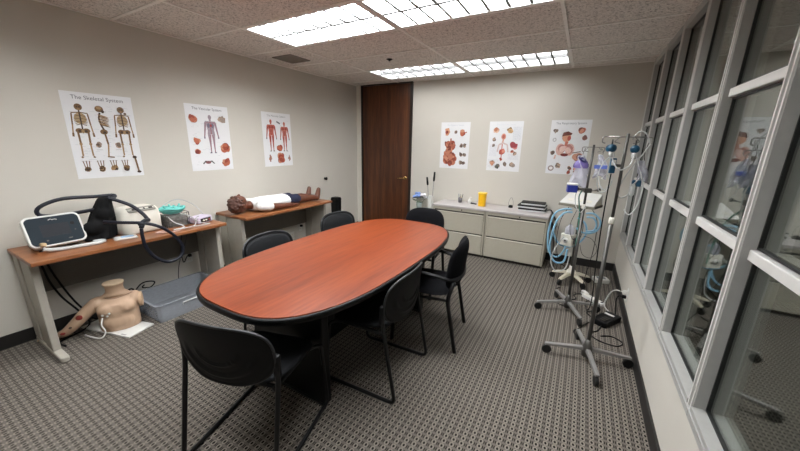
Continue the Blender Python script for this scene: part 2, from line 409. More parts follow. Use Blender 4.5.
def ceiling():
    c = thing('ceiling', 'suspended grid ceiling of fissured white tiles', 'ceiling', (0, 0, 0), kind='structure')
    MB().box((XL, YF, H+.155), (XR+.14, YB, H+.185)).build('slab', M_bar, c)
    g = .6096; bw = .012
    xs = [XL, -1.2192, 0, 1.2192, XR+.14]
    ys = [YF]+[g*k for k in range(-7, 4)]+[YB]
    lights = set()
    for i in (1, 2):
        for y in (-3*g-g, -g, 2*g): lights.add((i, round(y, 3)))
    share = {}
    for i in range(4):
        for j in range(len(ys)-1):
            x0, x1, y0, y1 = xs[i], xs[i+1], ys[j], ys[j+1]
            if (i, round(y0, 3)) in lights: continue
            dx, dy = x1-x0-bw*.6, y1-y0-bw*.6
            k = (round(dx, 3), round(dy, 3))
            cx, cy = (x0+x1)/2, (y0+y1)/2
            if k not in share:
                o = MB().box((-dx/2, -dy/2, 0), (dx/2, dy/2, .014)).build('ceiling_tile', M_tile, c, loc=(cx, cy, H+.001)); share[k] = o.data
            else:
                o = bpy.data.objects.new('ceiling_tile', share[k]); C.objects.link(o); o.parent = c; o.location = (cx, cy, H+.001)
    for x in xs[1:-1]:
        MB().box((x-bw, YF, H-.005), (x+bw, YB, H+.004)).build('grid_bar', M_bar, c)
    for y in ys[1:-1]:
        for i in range(4):
            MB().box((xs[i]+bw, y-bw, H-.005), (xs[i+1]-bw, y+bw, H+.004)).build('grid_bar', M_bar, c)
    e = MB().box((XL, YF, H-.005), (XL+.02, YB, H+.004)).box((XL+.02, YB-.02, H-.005), (XR, YB, H+.004))
    e.build('edge_angle', M_bar, c)
    # lights
    def lamp_mat(name, st):
        m = bpy.data.materials.new(name); m.use_nodes = True
        b = m.node_tree.nodes['Principled BSDF']
        b.inputs['Emission Color'].default_value = (.96, .98, 1, 1); b.inputs['Emission Strength'].default_value = st
        return m
    LM = {k: lamp_mat('lit troffer lamp %d' % q, LAMP*f) for q, (k, f) in enumerate(((-4, .70), (-1, 1.05), (2, .26)))}
    M_blade = mat('semi matt louver blade', (88, 88, 87), .45, var=.01)
    M_rimw = mat('white light frame', (225, 225, 222), .4, var=.01)
    names = {(1, -1): 'bright recessed light nearest the left wall, front pair', (2, -1): 'bright recessed light cut by the top edge, front pair',
             (1, 2): 'bright recessed light nearest the wood door', (2, 2): 'bright recessed light above the back wall posters',
             (1, -4): 'recessed ceiling light behind the camera on the desk side', (2, -4): 'recessed ceiling light behind the camera on the window side'}
    first = None
    for i in (1, 2):
        for k in (-4, -1, 2):
            x0, x1, y0, y1 = xs[i]+bw, xs[i+1]-bw, k*g+bw, k*g+g-bw
            cx, cy = (x0+x1)/2, (y0+y1)/2
            if first is None:
                t = thing('ceiling_light', names[(i, k)], 'ceiling light', (cx, cy, H), 0, 'recessed ceiling lights'); first = t
                hx, hy = (x1-x0)/2, (y1-y0)/2
                f = MB().box((-hx, -hy, -.003), (-hx+.022, hy, .143)).box((hx-.022, -hy, -.003), (hx, hy, .143))
                f.box((-hx+.022, -hy, -.003), (hx-.022, -hy+.022, .143)).box((-hx+.022, hy-.022, -.003), (hx-.022, hy, .143))
                f.build('frame', M_rimw, t)
                MB().box((-hx+.022, -hy+.022, .038), (hx-.022, hy-.022, .145)).build('lamp_panel', LM[k], t)
                ix, iy = hx-.022, hy-.022
                # louver blades: wedge section, wide at the bottom
                MB().rings([[(-ix, -.002, .036), (-ix, .002, .036), (-ix, .014, 0), (-ix, -.014, 0)], [(ix, -.002, .036), (ix, .002, .036), (ix, .014, 0), (ix, -.014, 0)]]).build('louver_blade', M_blade, t)
                n = 8
                for q in range(1, n):
                    x = -ix+2*ix*q/n
                    for (a, bb) in ((-iy, -.014), (.014, iy)):
                        MB().rings([[(x-.0015, a, .036), (x+.0015, a, .036), (x+.011, a, .002), (x-.011, a, .002)], [(x-.0015, bb, .036), (x+.0015, bb, .036), (x+.011, bb, .002), (x-.011, bb, .002)]]).build('louver_blade', M_blade, t)
            else:
                d = dup(first, None, names[(i, k)], (cx, cy, H))
                for ch in d.children:
                    if ch.name.startswith('lamp_panel'): ch.data = ch.data.copy(); ch.data.materials[0] = LM[k]
    # vent and sprinkler
    v = thing('ceiling_vent', 'square brown grey air vent in the ceiling', 'vent', (-1.635, .315, H))
    f = MB()
    for a, b2 in (((-.15, -.15), (.15, -.13)), ((-.15, .13), (.15, .15)), ((-.15, -.13), (-.13, .13)), ((.13, -.13), (.15, .13))):
        f.box(a+(-.008,), b2+(.002,))
    f.build('frame', M_vent, v)
    MB().box((-.13, -.13, -.001), (.13, .13, .0005)).build('backing', M_gap, v)
    for q in range(9):
        y = -.112+q*.028
        MB().box((-.13, y-.009, -.006), (.13, y+.007, -.002)).build('slat', M_vent, v)
    s = thing('ceiling_sensor', 'small round black sprinkler hole in the ceiling', 'sprinkler', (-.6, .81, H))
    MB().lathe([(.035, 0.0005), (.035, -.004), (.024, -.008), (.001, -.008)], 20).build('collar', M_black, s, smooth=True)
    MB().lathe([(.012, -.008), (.012, -.02), (.001, -.022)], 12).build('cap', M_rub, s, smooth=True)

def windows():
    XF = 2.006; XG = 2.055; XO = 2.13; mw = .046
    y0 = -1.0746; s = .6215; Z0, Z1, Z2, Z3 = .515, 1.185, 1.79, H
    def bay(i): return y0+s*i
    lab = {5: 'sixth', 4: 'farthest full', 3: 'fourth', 2: 'third', 1: 'second', 0: 'first', -1: 'nearest'}
    n = 0
    for i in range(5, -6, -1):
        a = bay(i)+mw; b = min(bay(i+1), YB)      # opening between mullions (left mullion at bay(i))
        if i == 5 and b-a < .02: pass
        n += 1
        w_ = thing('window_%d' % n, 'grey framed interior window bay number %d counted from the back wall' % n, 'window', (0, 0, 0), kind='structure')
        # mullion on the near side of the bay
        m0 = bay(i)
        MB().box((XF+.006, m0, Z0), (XO, m0+mw, Z3)).build('mullion', M_frame, w_, bevel=.002)
        MB().box((XF, m0+.003, Z0), (XF+.006, m0+.012, Z3)).build('edge_strip', M_stop, w_)
        MB().box((XF, m0+mw-.012, Z0), (XF+.006, m0+mw-.003, Z3)).build('edge_strip', M_stop, w_)
        if b-a < .03: continue
        MB().box((XF-.002, a, Z0), (XO, b, Z0+.022)).build('sill', M_frame, w_, bevel=.002)
        MB().box((XF-.006, m0, Z0-.03), (XF+.03, b+.0, Z0-.0005)).build('sill_lip', M_frame, w_, bevel=.002)
        MB().box((XF+.004, a, H-.055), (XO, b, H)).build('head', M_frame, w_, bevel=.002)
        for z in (Z1, Z2):
            MB().box((XF+.026, a, z-.019), (XO, b, z+.019)).build('rail', M_stop, w_, bevel=.004)
        for za, zb in ((Z0+.022, Z1-.022), (Z1+.022, Z2-.022), (Z2+.022, H-.055)):
            g = .007
            G = MB()
            for lo, hi in (((a, za), (a+g, zb)), ((b-g, za), (b, zb)), ((a+g, za), (b-g, za+g)), ((a+g, zb-g), (b-g, zb))):
                G.box((XG-.006, lo[0], lo[1]), (XG+.012, hi[0], hi[1]))
            G.build('gasket', M_gasket, w_)
            MB().box((XG, a+g*.5, za+g*.5), (XG+.006, b-g*.5, zb-g*.5)).build('pane', M_glass, w_)
room(); door(); ceiling(); windows()

# ------------------------------------------------------------------ conference table
def table():
    cx, cy = .05, -.725
    t = thing('conference_table', 'long cherry laminate conference table with rounded ends and black edge', 'table', (cx, cy, 0))
    a, b, n = .541, 1.06, 3.1
    o1 = superel(a-.004, b-.004, n, 96)
    MB().prism(o1, .712, .742).build('tabletop', M_table, t, bevel=.002)
    R = []
    for da, z in ((.0, .738), (.008, .738), (.012, .728), (.008, .705), (-.012, .700), (-.02, .704)):
        R.append([(x, y, z) for x, y in superel(a+da, b+da, n, 96)])
    MB().rings(R, False).build('edge_band', M_blacks, t, smooth=True)
    MB().prism(superel(a-.02, b-.02, n, 64), .700, .711).build('underside', M_blacks, t)
    for y in (-.67, .62):
        MB().box((-.30, y-.03, .012), (.305, y+.03, .70)).build('pedestal_panel', M_blacks, t, bevel=.008)
        MB().box((-.29, y-.036, 0), (.295, y+.036, .012)).build('base_plate', M_rub, t)
    MB().box((-.02, -.64, .14), (.02, .59, .699)).build('centre_panel', M_blacks, t, bevel=.004)
table()

# ------------------------------------------------------------------ chairs
def disc_shell(a, b, n, prof, K=56, R=9, n2=None):
    """closed pillow: prof(x,z,rho,side) -> y"""
    mb = MB()
    def ring(rho, side):
        out = []
        for x, z in superel(a*rho, b*rho, n, K, n2):
            out.append((x, prof(x, z, rho, side), z))
        return out
    rs = [ring(max(.02, i/R), 1) for i in range(R+1)]+[ring(max(.02, i/R), -1) for i in range(R, -1, -1)]
    mb.rings(rs, True)
    return mb
def sled_chair(label, loc, rz):
    t = thing('stacking_chair', label, 'chair', loc, rz, 'black sled base chairs at the table')
    # back shell (rear side ridged), origin of curve at z=.665
    lean = .14
    def bow(x, z): return -.235-lean*(z+.165)+.85*x*x
    def back(x, z, rho, side):
        th = .010*(1-.6*rho**6)
        if side < 0:
            r = 0
            if z < .02:
                q = math.hypot(x/.25, (z-.03)/.19)
                r = .008*max(0, math.sin(q*PI*6))*(1 if q > .42 else 0)*min(1, (.02-z)/.05)
            return bow(x, z)-th-r
        return bow(x, z)+th
    LOW = (2.5, 1.15)
    disc_shell(.25, .145, 3.1, back, 72, 26, LOW).build('backrest', M_black, t, smooth=True, loc=(0, 0, .640))
    def pad(x, z, rho, side):
        return bow(x, z)+.012+(.014*(1-rho**4) if side > 0 else -.004)
    disc_shell(.228, .125, 3.4, pad, 48, 8, LOW).build('back_pad', M_pad, t, smooth=True, loc=(0, 0, .641))
    rim = [(x, bow(x, z), z) for x, z in superel(.25, .145, 3.1, 72, LOW)]
    MB().tube(rim, .007, 6, closed=True).build('rim', M_shell, t, smooth=True, loc=(0, 0, .640))
    # seat
    def seat(x, y, rho, side):
        z = -.02*(y/.22)+.02*(x/.23)**2*.6-.018*max(0, y-.12)/.1
        return z+(.022*(1-.5*rho**6) if side > 0 else -.016*(1-.6*rho**6))
    mb = MB(); K = 48
    def ring(rho, side): return [(x, y, seat(x, y, rho, side)) for x, y in superel(.235*rho, .22*rho, 3.4, K)]
    mb.rings([ring(max(.02, i/8), 1) for i in range(9)]+[ring(max(.02, i/8), -1) for i in range(8, -1, -1)])
    mb.build('seat', M_pad, t, smooth=True, loc=(0, .015, .445))
    for s in (-1, 1):
        x = .252*s
        p = fillet([(x*.985, -.195, .62), (x, -.195, .52), (x*1.01, -.285, .0115), (x*1.01, .235, .0115), (x*.97, .20, .42), (x*.80, .15, .425), (x*.8, -.17, .425)], .045, 5)
        MB().tube(p, .0115, 8).build('sled_leg', M_blackm, t, smooth=True)
        MB().cbox((x*.985, -.190, .575), (.026, .030, .12)).build('bracket', M_black, t, bevel=.008)
    MB().tube([(-.2, .14, .418), (.2, .14, .418)], .010, 8).build('crossbar', M_blackm, t, smooth=True)
    MB().tube([(-.2, -.14, .418), (.2, -.14, .418)], .010, 8).build('crossbar', M_blackm, t, smooth=True)
    return t
chA = sled_chair('black sled base chair at the near end of the table, back ridges facing camera', (.165, -1.685, 0), .273)
dup(chA, None, 'black sled base chair on the window side of the table, ridged back', (.41, -.965, 0), 1.623)
dup(chA, None, 'charcoal chair back behind the table in front of the outlet under the manikin desk', (-.46, -.92, 0), -PI/2+.05)
dup(chA, None, 'charcoal chair back behind the table, nearer the wood door on desk side', (-.53, .0, 0), -PI/2-.08)

def arm_chair(label, loc, rz):
    t = thing('arm_chair', label, 'chair', loc, rz, 'black fabric armchairs at the far end')
    def back(x, z, rho, side):
        y = -.235-.12*(z+.19)+1.25*x*x
        return y+(.046*(1-rho**5) if side > 0 else -.034*(1-rho**6))
    disc_shell(.228, .19, 3.2, back, 56, 12).build('backrest', M_fabric, t, smooth=True, loc=(0, 0, .650))
    mb = MB(); K = 48
    def seat(x, y, rho, side):
        z = -.02*max(0, y-.1)/.1
        return z+(.035*(1-rho**5) if side > 0 else -.03*(1-rho**6))
    def ring(rho, side): return [(x, y, seat(x, y, rho, side)) for x, y in superel(.24*rho, .235*rho, 4, K)]
    mb.rings([ring(max(.02, i/8), 1) for i in range(9)]+[ring(max(.02, i/8), -1) for i in range(8, -1, -1)])
    mb.build('seat', M_fabric, t, smooth=True, loc=(0, .01, .45))
    # horseshoe arm hoop round the back
    hoop = spline([Vector(p) for p in ((-.255, .17, .615), (-.262, .05, .632), (-.258, -.12, .61), (-.205, -.235, .575), (0, -.275, .565), (.205, -.235, .575), (.258, -.12, .61), (.262, .05, .632), (.255, .17, .615))], 6)
    R = []
    for i, q in enumerate(hoop):
        a = hoop[max(0, i-1)]; b = hoop[min(len(hoop)-1, i+1)]; d = (b-a); d.z = 0; d.normalize(); nn = Vector((-d.y, d.x, 0))
        k = min(1, .35+min(i, len(hoop)-1-i)*.25); wd = .021*k; ht = .013*k
        R.append([q+nn*(wd*c)+Vector((0, 0, ht*s_)) for c, s_ in [(math.cos(2*PI*j/10), math.sin(2*PI*j/10)) for j in range(10)]])
    MB().rings(R).build('armrest', M_black, t, smooth=True)
    for s in (-1, 1):
        MB().tube(fillet([(s*.245, .16, .61), (s*.245, .20, .42), (s*.235, .225, 0)], .05), .0155, 10).build('leg', M_blackm, t, smooth=True)
        MB().tube(fillet([(s*.215, -.245, .565), (s*.222, -.205, .42), (s*.228, -.285, 0)], .05), .0155, 10).build('leg', M_blackm, t, smooth=True)
        MB().tube([(s*.235, .19, .415), (s*.222, -.215, .415)], .011, 8).build('side_rail', M_blackm, t, smooth=True)
    MB().tube([(-.238, .19, .41), (.238, .19, .41)], .011, 8).build('crossbar', M_blackm, t, smooth=True)
    MB().tube([(-.222, -.20, .41), (.222, -.20, .41)], .011, 8).build('crossbar', M_blackm, t, smooth=True)
    return t
chC = arm_chair('black fabric armchair pulled up on the window side, seen from its side', (.522, -.36, 0), 1.737)
dup(chC, None, 'black fabric armchair at the far end of the table before the file cabinets', (.07, .335, 0), PI+.1)

# ------------------------------------------------------------------ desks
def desk(label, y0, y1):
    t = thing('work_desk', label, 'desk', (0, y0, 0), 0, 'steel leg desks along the left wall')
    L = y1-y0
    MB().box((-2.025, 0, .712), (-1.485, L, .740)).build('desktop', M_desk, t, bevel=.004)
    for k, y in ((0, .03), (1, L-.03)):
        s = 1 if k == 0 else -1
        o = MB()
        o.box((-1.985, y-.022, .043), (-1.86, y+.022, .711)).build('leg_post', M_steel, t, bevel=.006)
        MB().box((-1.857, y-.014, .043), (-1.735, y+.014, .711)).build('end_panel', M_steel, t, bevel=.003)
        MB().box((-1.732, y-.022, .043), (-1.60, y+.022, .711)).build('leg_post', M_steel, t, bevel=.006)
        MB().prism(rrect(.54, .05, .022), .004, .042).build('foot', M_steel, t, bevel=.008, loc=(-1.72, y, 0))
    MB().box((-1.965, .055, .375), (-1.95, L-.055, .711)).build('modesty_panel', M_steel2, t, bevel=.002)
    MB().box((-1.95, .055, .66), (-1.91, L-.055, .711)).build('cable_tray', M_steel2, t, bevel=.002)
    return t
desk('oak top steel leg desk holding the breathing machine and navy hose', -2.09, -.78)
desk('oak top steel leg desk carrying the lying manikin', -.565, .765)
#PART2
# ------------------------------------------------------------------ posters
INK = {}
def ink(rgb):
    k = 'ink %d %d %d' % rgb
    return mat(k, rgb, .45, var=.12, scale=90)
class Draw:
    def __init__(s): s.mb = MB(); s.mats = []; s.d = .0012
    def _p(s, pts, rgb):
        m = ink(rgb)
        if m not in s.mats: s.mats.append(m)
        s.mb.mi = s.mats.index(m); s.d += .000012
        s.mb.add([(x, -s.d, z) for x, z in pts], [tuple(range(len(pts)))])
    def poly(s, pts, rgb): s._p(pts, rgb)
    def ell(s, cx, cy, rx, ry, rgb, rot=0, n=16):
        c, q = math.cos(rot), math.sin(rot)
        s._p([(cx+rx*math.cos(t)*c-ry*math.sin(t)*q, cy+rx*math.cos(t)*q+ry*math.sin(t)*c) for t in [2*PI*i/n for i in range(n)]], rgb)
    def line(s, pts, w, rgb):
        for a, b in zip(pts, pts[1:]):
            dx, dy = b[0]-a[0], b[1]-a[1]; l = math.hypot(dx, dy) or 1; nx, ny = -dy/l*w/2, dx/l*w/2
            s._p([(a[0]+nx, a[1]+ny), (a[0]-nx, a[1]-ny), (b[0]-nx, b[1]-ny), (b[0]+nx, b[1]+ny)], rgb)
    def rect(s, x0, y0, x1, y1, rgb): s._p([(x0, y0), (x1, y0), (x1, y1), (x0, y1)], rgb)
    def specks(s, x0, y0, x1, y1, n, rgb=(178, 180, 184)):
        for _ in range(n):
            x = random.uniform(x0, x1-.03); y = random.uniform(y0, y1); s.rect(x, y, x+random.uniform(.012, .034), y+.0018, rgb)
BONE, BONE2, DK = (112, 84, 52), (152, 122, 84), (62, 44, 30)
def skeleton(D, cx, y0, h, side=False):
    k = h/1.0
    X = lambda x, y: (cx+x*k, y0+y*k)
    def L(pts, w, c=BONE): D.line([X(*p) for p in pts], w*k, c)
    def E_(x, y, rx, ry, c=BONE, r=0): D.ell(*X(x, y), rx*k, ry*k, c, r)
    if side:
        E_(-.02, .93, .065, .06); E_(.03, .885, .025, .03, DK); E_(-.02, .95, .04, .03, BONE2)
        L([(-.02, .86), (-.05, .75), (-.03, .62), (0, .53)], .03, DK)
        for i in range(8): E_(.02+.01*math.sin(i), .80-i*.026, .085, .011, BONE if i % 2 else BONE2, -.3)
        E_(-.01, .50, .06, .05); E_(0, .49, .025, .02, DK)
        L([(0, .47), (.02, .26)], .03); L([(.02, .26), (-.01, .03)], .024, BONE2); L([(-.03, .02), (.08, .005)], .024)
        return
    E_(0, .94, .058, .06); E_(-.018, .945, .012, .012, DK); E_(.018, .945, .012, .012, DK); E_(0, .90, .026, .018, BONE2)
    L([(0, .88), (0, .50)], .022, DK)
    E_(0, .735, .088, .105, (176, 154, 122)); L([(0, .88), (0, .50)], .022, DK)
    L([(-.12, .83), (0, .845), (.12, .83)], .018)
    for i in range(8):
        y = .815-i*.026; w_ = .075+.022*math.sin(i/7*PI)
        L([(-w_, y-.022), (-.01, y)], .013, BONE if i % 2 else BONE2); L([(w_, y-.022), (.01, y)], .013, BONE if i % 2 else BONE2)
    E_(-.05, .51, .055, .045); E_(.05, .51, .055, .045); E_(-.045, .505, .022, .02, DK); E_(.045, .505, .022, .02, DK); E_(0, .50, .022, .04, BONE2)
    for s_ in (-1, 1):
        L([(s_*.115, .82), (s_*.13, .62)], .022); L([(s_*.13, .62), (s_*.145, .47)], .020, BONE2); L([(s_*.145, .47), (s_*.15, .40)], .03)
        L([(s_*.075, .49), (s_*.07, .27)], .030); E_(s_*.07, .265, .024, .022, BONE2)
        L([(s_*.07, .26), (s_*.075, .04)], .026, BONE2); L([(s_*.075, .03), (s_*.10, .005)], .03)
def human(D, cx, y0, h, c1, c2, c3, detail='muscle'):
    k = h
    X = lambda x, y: (cx+x*k, y0+y*k)
    def P(pts, c): D.poly([X(*p) for p in pts], c)
    def E_(x, y, rx, ry, c, r=0): D.ell(*X(x, y), rx*k, ry*k, c, r)
    E_(0, .93, .045, .06, c1)
    P([(-.025, .89), (.025, .89), (.03, .84), (-.03, .84)], c1)
    P([(-.13, .83), (.13, .83), (.105, .70), (.085, .60), (.10, .50), (-.10, .50), (-.085, .60), (-.105, .70)], c1)
    for s in (-1, 1):
        P([(s*.13, .83), (s*.16, .79), (s*.18, .61), (s*.135, .60), (s*.105, .76)], c1)
        P([(s*.18, .61), (s*.20, .44), (s*.17, .43), (s*.135, .60)], c1)
        E_(s*.187, .41, .02, .034, c3)
        P([(s*.10, .51), (s*.005, .49), (s*.025, .27), (s*.075, .27)], c1)
        P([(s*.075, .27), (s*.025, .27), (s*.04, .04), (s*.065, .04)], c1)
        P([(s*.035, .04), (s*.07, .04), (s*.095, 0), (s*.035, 0)], c3)
        if detail == 'muscle':
            E_(s*.055, .755, .045, .04, c2); E_(s*.055, .39, .022, .10, c2); E_(s*.145, .72, .02, .06, c2, s*.15); E_(s*.052, .19, .016, .06, c2)
            E_(s*.168, .53, .014, .06, c2, s*.12)
        else:
            D.line([X(0, .80), X(s*.13, .78), X(s*.16, .60), X(s*.185, .44)], .008*k, c2)
            D.line([X(0, .52), X(s*.05, .40), X(s*.05, .20), X(s*.052, .03)], .009*k, c2)
            E_(s*.05, .72, .035, .06, c3)
    if detail == 'muscle':
        for i in range(3): E_(-.022, .66-i*.045, .018, .018, c2); E_(.022, .66-i*.045, .018, .018, c2)
    else:
        D.line([X(0, .85), X(0, .52)], .014*k, c2); E_(.012, .72, .03, .035, c2)
def organ(D, cx, cy, r, cols, n=6):
    r *= 1.22; n += 3
    for i in range(n):
        a = random.uniform(0, 2*PI); q = random.uniform(0, .5)*r
        D.ell(cx+q*math.cos(a), cy+q*math.sin(a), r*random.uniform(.35, .75), r*random.uniform(.3, .7), random.choice(cols), random.uniform(0, PI), 12)
RB = [(150, 66, 48), (176, 96, 70), (120, 46, 36), (196, 140, 112)]
GB = [(120, 104, 92), (150, 132, 120), (92, 74, 64), (176, 150, 130)]
def text_mesh(body, size, w):
    cu = bpy.data.curves.new('heading', 'FONT'); cu.body = body; cu.size = size; cu.align_x = 'CENTER'
    o = bpy.data.objects.new('heading', cu); C.objects.link(o)
    bpy.context.view_layer.update()
    me = bpy.data.meshes.new_from_object(o.evaluated_get(bpy.context.evaluated_depsgraph_get()))
    bpy.data.objects.remove(o); bpy.data.curves.remove(cu)
    xs = [v.co.x for v in me.vertices]; s = w/(max(xs)-min(xs))
    for v in me.vertices: v.co = (v.co.x*s, 0, v.co.y*s)
    return me
def poster(label, loc, rz, fn, head=None, hw=.3, hrgb=(92, 92, 96), w=.452, h=.672):
    t = thing('anatomy_poster', label, 'poster', loc, rz, 'anatomy posters on the walls')
    MB().box((-w/2, -.0011, 0), (w/2, -.0001, h)).build('paper', M_paper, t)
    D = Draw(); fn(D)
    D.mb.build('printed_figures', D.mats, t, flat=True)['kind'] = 'stuff'
    if head:
        me = text_mesh(head, .03, hw); me.materials.clear(); me.materials.append(ink(hrgb))
        o = bpy.data.objects.new('heading', me); C.objects.link(o); o.parent = t; o.location = (0, -.0013, h-.052)
    return t
def p_skel(D):
    D.specks(-.21, .15, .21, .58, 90)
    skeleton(D, -.135, .165, .42); skeleton(D, .0, .165, .42, True); skeleton(D, .135, .165, .42)
    for x in (-.055, .072): organ(D, x, .27, .022, GB, 5); D.rect(x-.02, .228, x+.02, .231, (150, 150, 150))
    for i, x in enumerate((-.155, -.065, .02, .10)):
        organ(D, x, .075, .024, [BONE, BONE2, DK], 7)
        for q in range(3): D.line([(x-.012+q*.012, .08), (x-.022+q*.02, .143)], .006, BONE)
        D.rect(x-.03, .138, x+.03, .140, (150, 150, 150))
    D.line([(.178, .16), (.19, .04)], .014, BONE); D.ell(.176, .165, .016, .012, DK); D.ell(.192, .035, .016, .01, DK)
    organ(D, .165, .53, .012, GB, 4)
def p_vasc(D):
    D.specks(-.2, .05, .2, .58, 60)
    human(D, .015, .18, .40, (150, 136, 144), (150, 54, 56), (108, 100, 116), 'v')
    for x, y, r in ((-.15, .525, .045), (-.15, .31, .034), (-.155, .20, .03), (.155, .54, .042), (.15, .23, .05), (.15, .245, .04), (.145, .075, .045)):
        organ(D, x, y, r, RB if x < 0 or y < .3 else GB, 9)
    D.line([(-.11, .07), (-.08, .10), (-.05, .075), (-.02, .10), (.01, .07)], .012, (60, 52, 56)); D.ell(-.055, .085, .03, .016, (120, 70, 70))
def p_musc(D):
    D.specks(-.2, .03, .2, .58, 50)
    human(D, -.095, .19, .40, (178, 92, 76), (140, 54, 44), (112, 100, 96))
    human(D, .115, .19, .38, (182, 100, 84), (146, 60, 50), (112, 100, 96))
    D.line([(-.005, .565), (.05, .54)], .018, (92, 92, 96)); organ(D, .02, .235, .04, RB, 9)
    organ(D, .03, .12, .05, RB, 8); organ(D, .03, .08, .05, RB, 9); organ(D, -.14, .10, .026, GB+RB, 7); D.rect(-.15, .06, -.13, .15, (150, 104, 92))
    organ(D, .17, .10, .022, GB+RB, 6); D.rect(.163, .06, .176, .14, (150, 110, 98))
def p_dig(D):
    D.specks(-.2, .03, .2, .58, 40, (206, 208, 212))
    for x, y, r in ((-.07, .33, .07), (-.10, .36, .05), (-.03, .34, .06), (-.08, .27, .055), (-.10, .20, .06), (-.03, .19, .06), (-.11, .13, .06), (-.02, .12, .06), (-.06, .09, .05), (-.06, .17, .05)):
        organ(D, x, y, r, [(166, 92, 70), (140, 62, 46), (196, 136, 110), (120, 54, 40), (182, 116, 92)], 7)
    D.line([(-.06, .44), (-.06, .36)], .022, (160, 92, 72)); D.line([(-.065, .08), (-.06, .03)], .022, (150, 70, 56))
    D.poly([(-.16, .58), (-.10, .59), (-.08, .53), (-.11, .48), (-.15, .48)], (206, 150, 116)); organ(D, -.13, .53, .03, RB, 4)
    organ(D, .01, .53, .024, GB, 6); organ(D, .11, .52, .045, RB, 8); D.line([(.11, .51), (.18, .53)], .014, (166, 92, 70))
    for y in (.34, .21, .09):
        organ(D, .11, y, .03, GB, 6); organ(D, .16, y, .026, GB, 5)
def p_endo(D):
    D.rect(.10, .42, .205, .60, (216, 217, 220)); D.rect(-.215, .04, -.03, .16, (218, 218, 221)); D.rect(-.2, .2, -.1, .36, (219, 219, 222)); D.rect(.06, .16, .2, .24, (218, 218, 221))
    D.specks(-.2, .03, .2, .58, 60, (196, 198, 204))
    organ(D, -.13, .55, .042, [(206, 160, 128), (180, 120, 92), (222, 186, 160)], 8); organ(D, .06, .55, .04, [(210, 176, 130), (186, 146, 104), (140, 110, 70)], 9)
    D.ell(-.02, .47, .032, .042, (206, 140, 118)); D.ell(-.02, .47, .018, .026, (170, 90, 74)); D.line([(-.02, .43), (-.03, .38)], .022, (206, 160, 140))
    D.line([(-.09, .26), (-.075, .36), (-.02, .385), (.04, .36), (.055, .26)], .02, (206, 186, 180))
    organ(D, -.03, .26, .045, [(196, 104, 84), (168, 74, 58), (214, 140, 116)], 9); D.line([(-.03, .37), (-.03, .18)], .012, (190, 90, 76)); organ(D, -.03, .16, .022, RB, 5)
    organ(D, .13, .36, .045, [(176, 70, 70), (150, 56, 62), (206, 130, 120)], 8); organ(D, .15, .25, .026, GB, 5); organ(D, .11, .28, .022, RB, 5)
    for x, y, r in ((-.15, .43, .024), (-.15, .35, .02), (.03, .10, .03), (.13, .09, .032)): organ(D, x, y, r, GB, 7)
    organ(D, -.15, .11, .035, RB+GB, 8); organ(D, -.08, .06, .035, [(96, 92, 84), (70, 74, 66), (130, 112, 92)], 8)
def p_resp(D):
    D.specks(-.2, .03, .2, .58, 50, (200, 202, 206))
    D.ell(-.03, .46, .05, .055, (206, 150, 120)); D.poly([(-.085, .47), (-.07, .52), (-.02, .535), (.03, .51), (.02, .49), (-.05, .48)], (96, 44, 32)); D.line([(-.02, .41), (-.03, .33)], .035, (190, 110, 90)); D.ell(.0, .45, .02, .03, (176, 80, 62))
    D.ell(-.085, .31, .05, .075, (212, 172, 160)); D.ell(.025, .31, .05, .075, (206, 164, 152)); organ(D, -.06, .32, .05, [(206, 150, 140), (178, 120, 112), (222, 190, 180)], 10); organ(D, .02, .31, .05, [(206, 150, 140), (178, 120, 112), (222, 190, 180)], 10)
    D.ell(-.03, .245, .045, .02, (112, 40, 34)); D.line([(-.13, .24), (-.14, .19)], .02, (212, 176, 160)); D.line([(.08, .24), (.085, .2)], .02, (212, 176, 160))
    organ(D, .13, .54, .036, [(176, 100, 76), (110, 60, 46), (200, 140, 116)], 8); organ(D, .165, .46, .03, [(110, 70, 62), (150, 100, 86)], 7)
    organ(D, .13, .22, .055, [(166, 100, 80), (196, 140, 116), (120, 74, 60)], 9); D.line([(.06, .27), (.15, .29)], .012, (120, 104, 96))
    organ(D, -.165, .54, .026, GB, 7); D.ell(-.165, .43, .022, .024, (170, 166, 166)); D.ell(-.165, .43, .013, .015, (226, 226, 226)); organ(D, -.17, .27, .026, GB, 6)
    organ(D, -.09, .11, .03, GB, 7); D.ell(-.165, .07, .036, .036, (150, 132, 128)); D.ell(-.165, .07, .022, .02, (232, 226, 222))
    for x, y in ((.05, .08), (.12, .08), (.05, .03), (.12, .03)): organ(D, x, y, .024, RB+GB, 6)
LW = XL+.0005
poster('poster of three brown skeletons, leftmost on the desk wall', (LW, -1.398, 1.200), PI/2, p_skel, 'The Skeletal System', .33)
poster('poster of one grey figure with red blood vessels, middle of the desk wall', (LW, -.513, 1.207), PI/2, p_vasc, 'The Vascular System', .31)
poster('poster of two red muscle figures, desk wall nearest the door', (LW, .371, 1.208), PI/2, p_musc, 'The Muscular System', .29, (150, 150, 150))
BWY = YB-.0005
poster('poster of large brown digestive organs, nearest the door on the back wall', (-.232, BWY, 1.180), 0, p_dig, 'The Digestive System', .26, (196, 200, 206))
poster('poster with small red centred body between two other back wall posters', (.498, BWY, 1.182), 0, p_endo, 'The Endocrine System', .26, (214, 216, 222))
poster('poster of a dark haired head and lungs behind the drip stands', (1.288, BWY, 1.188), 0, p_resp, 'The Respiratory System', .34, (120, 122, 126))

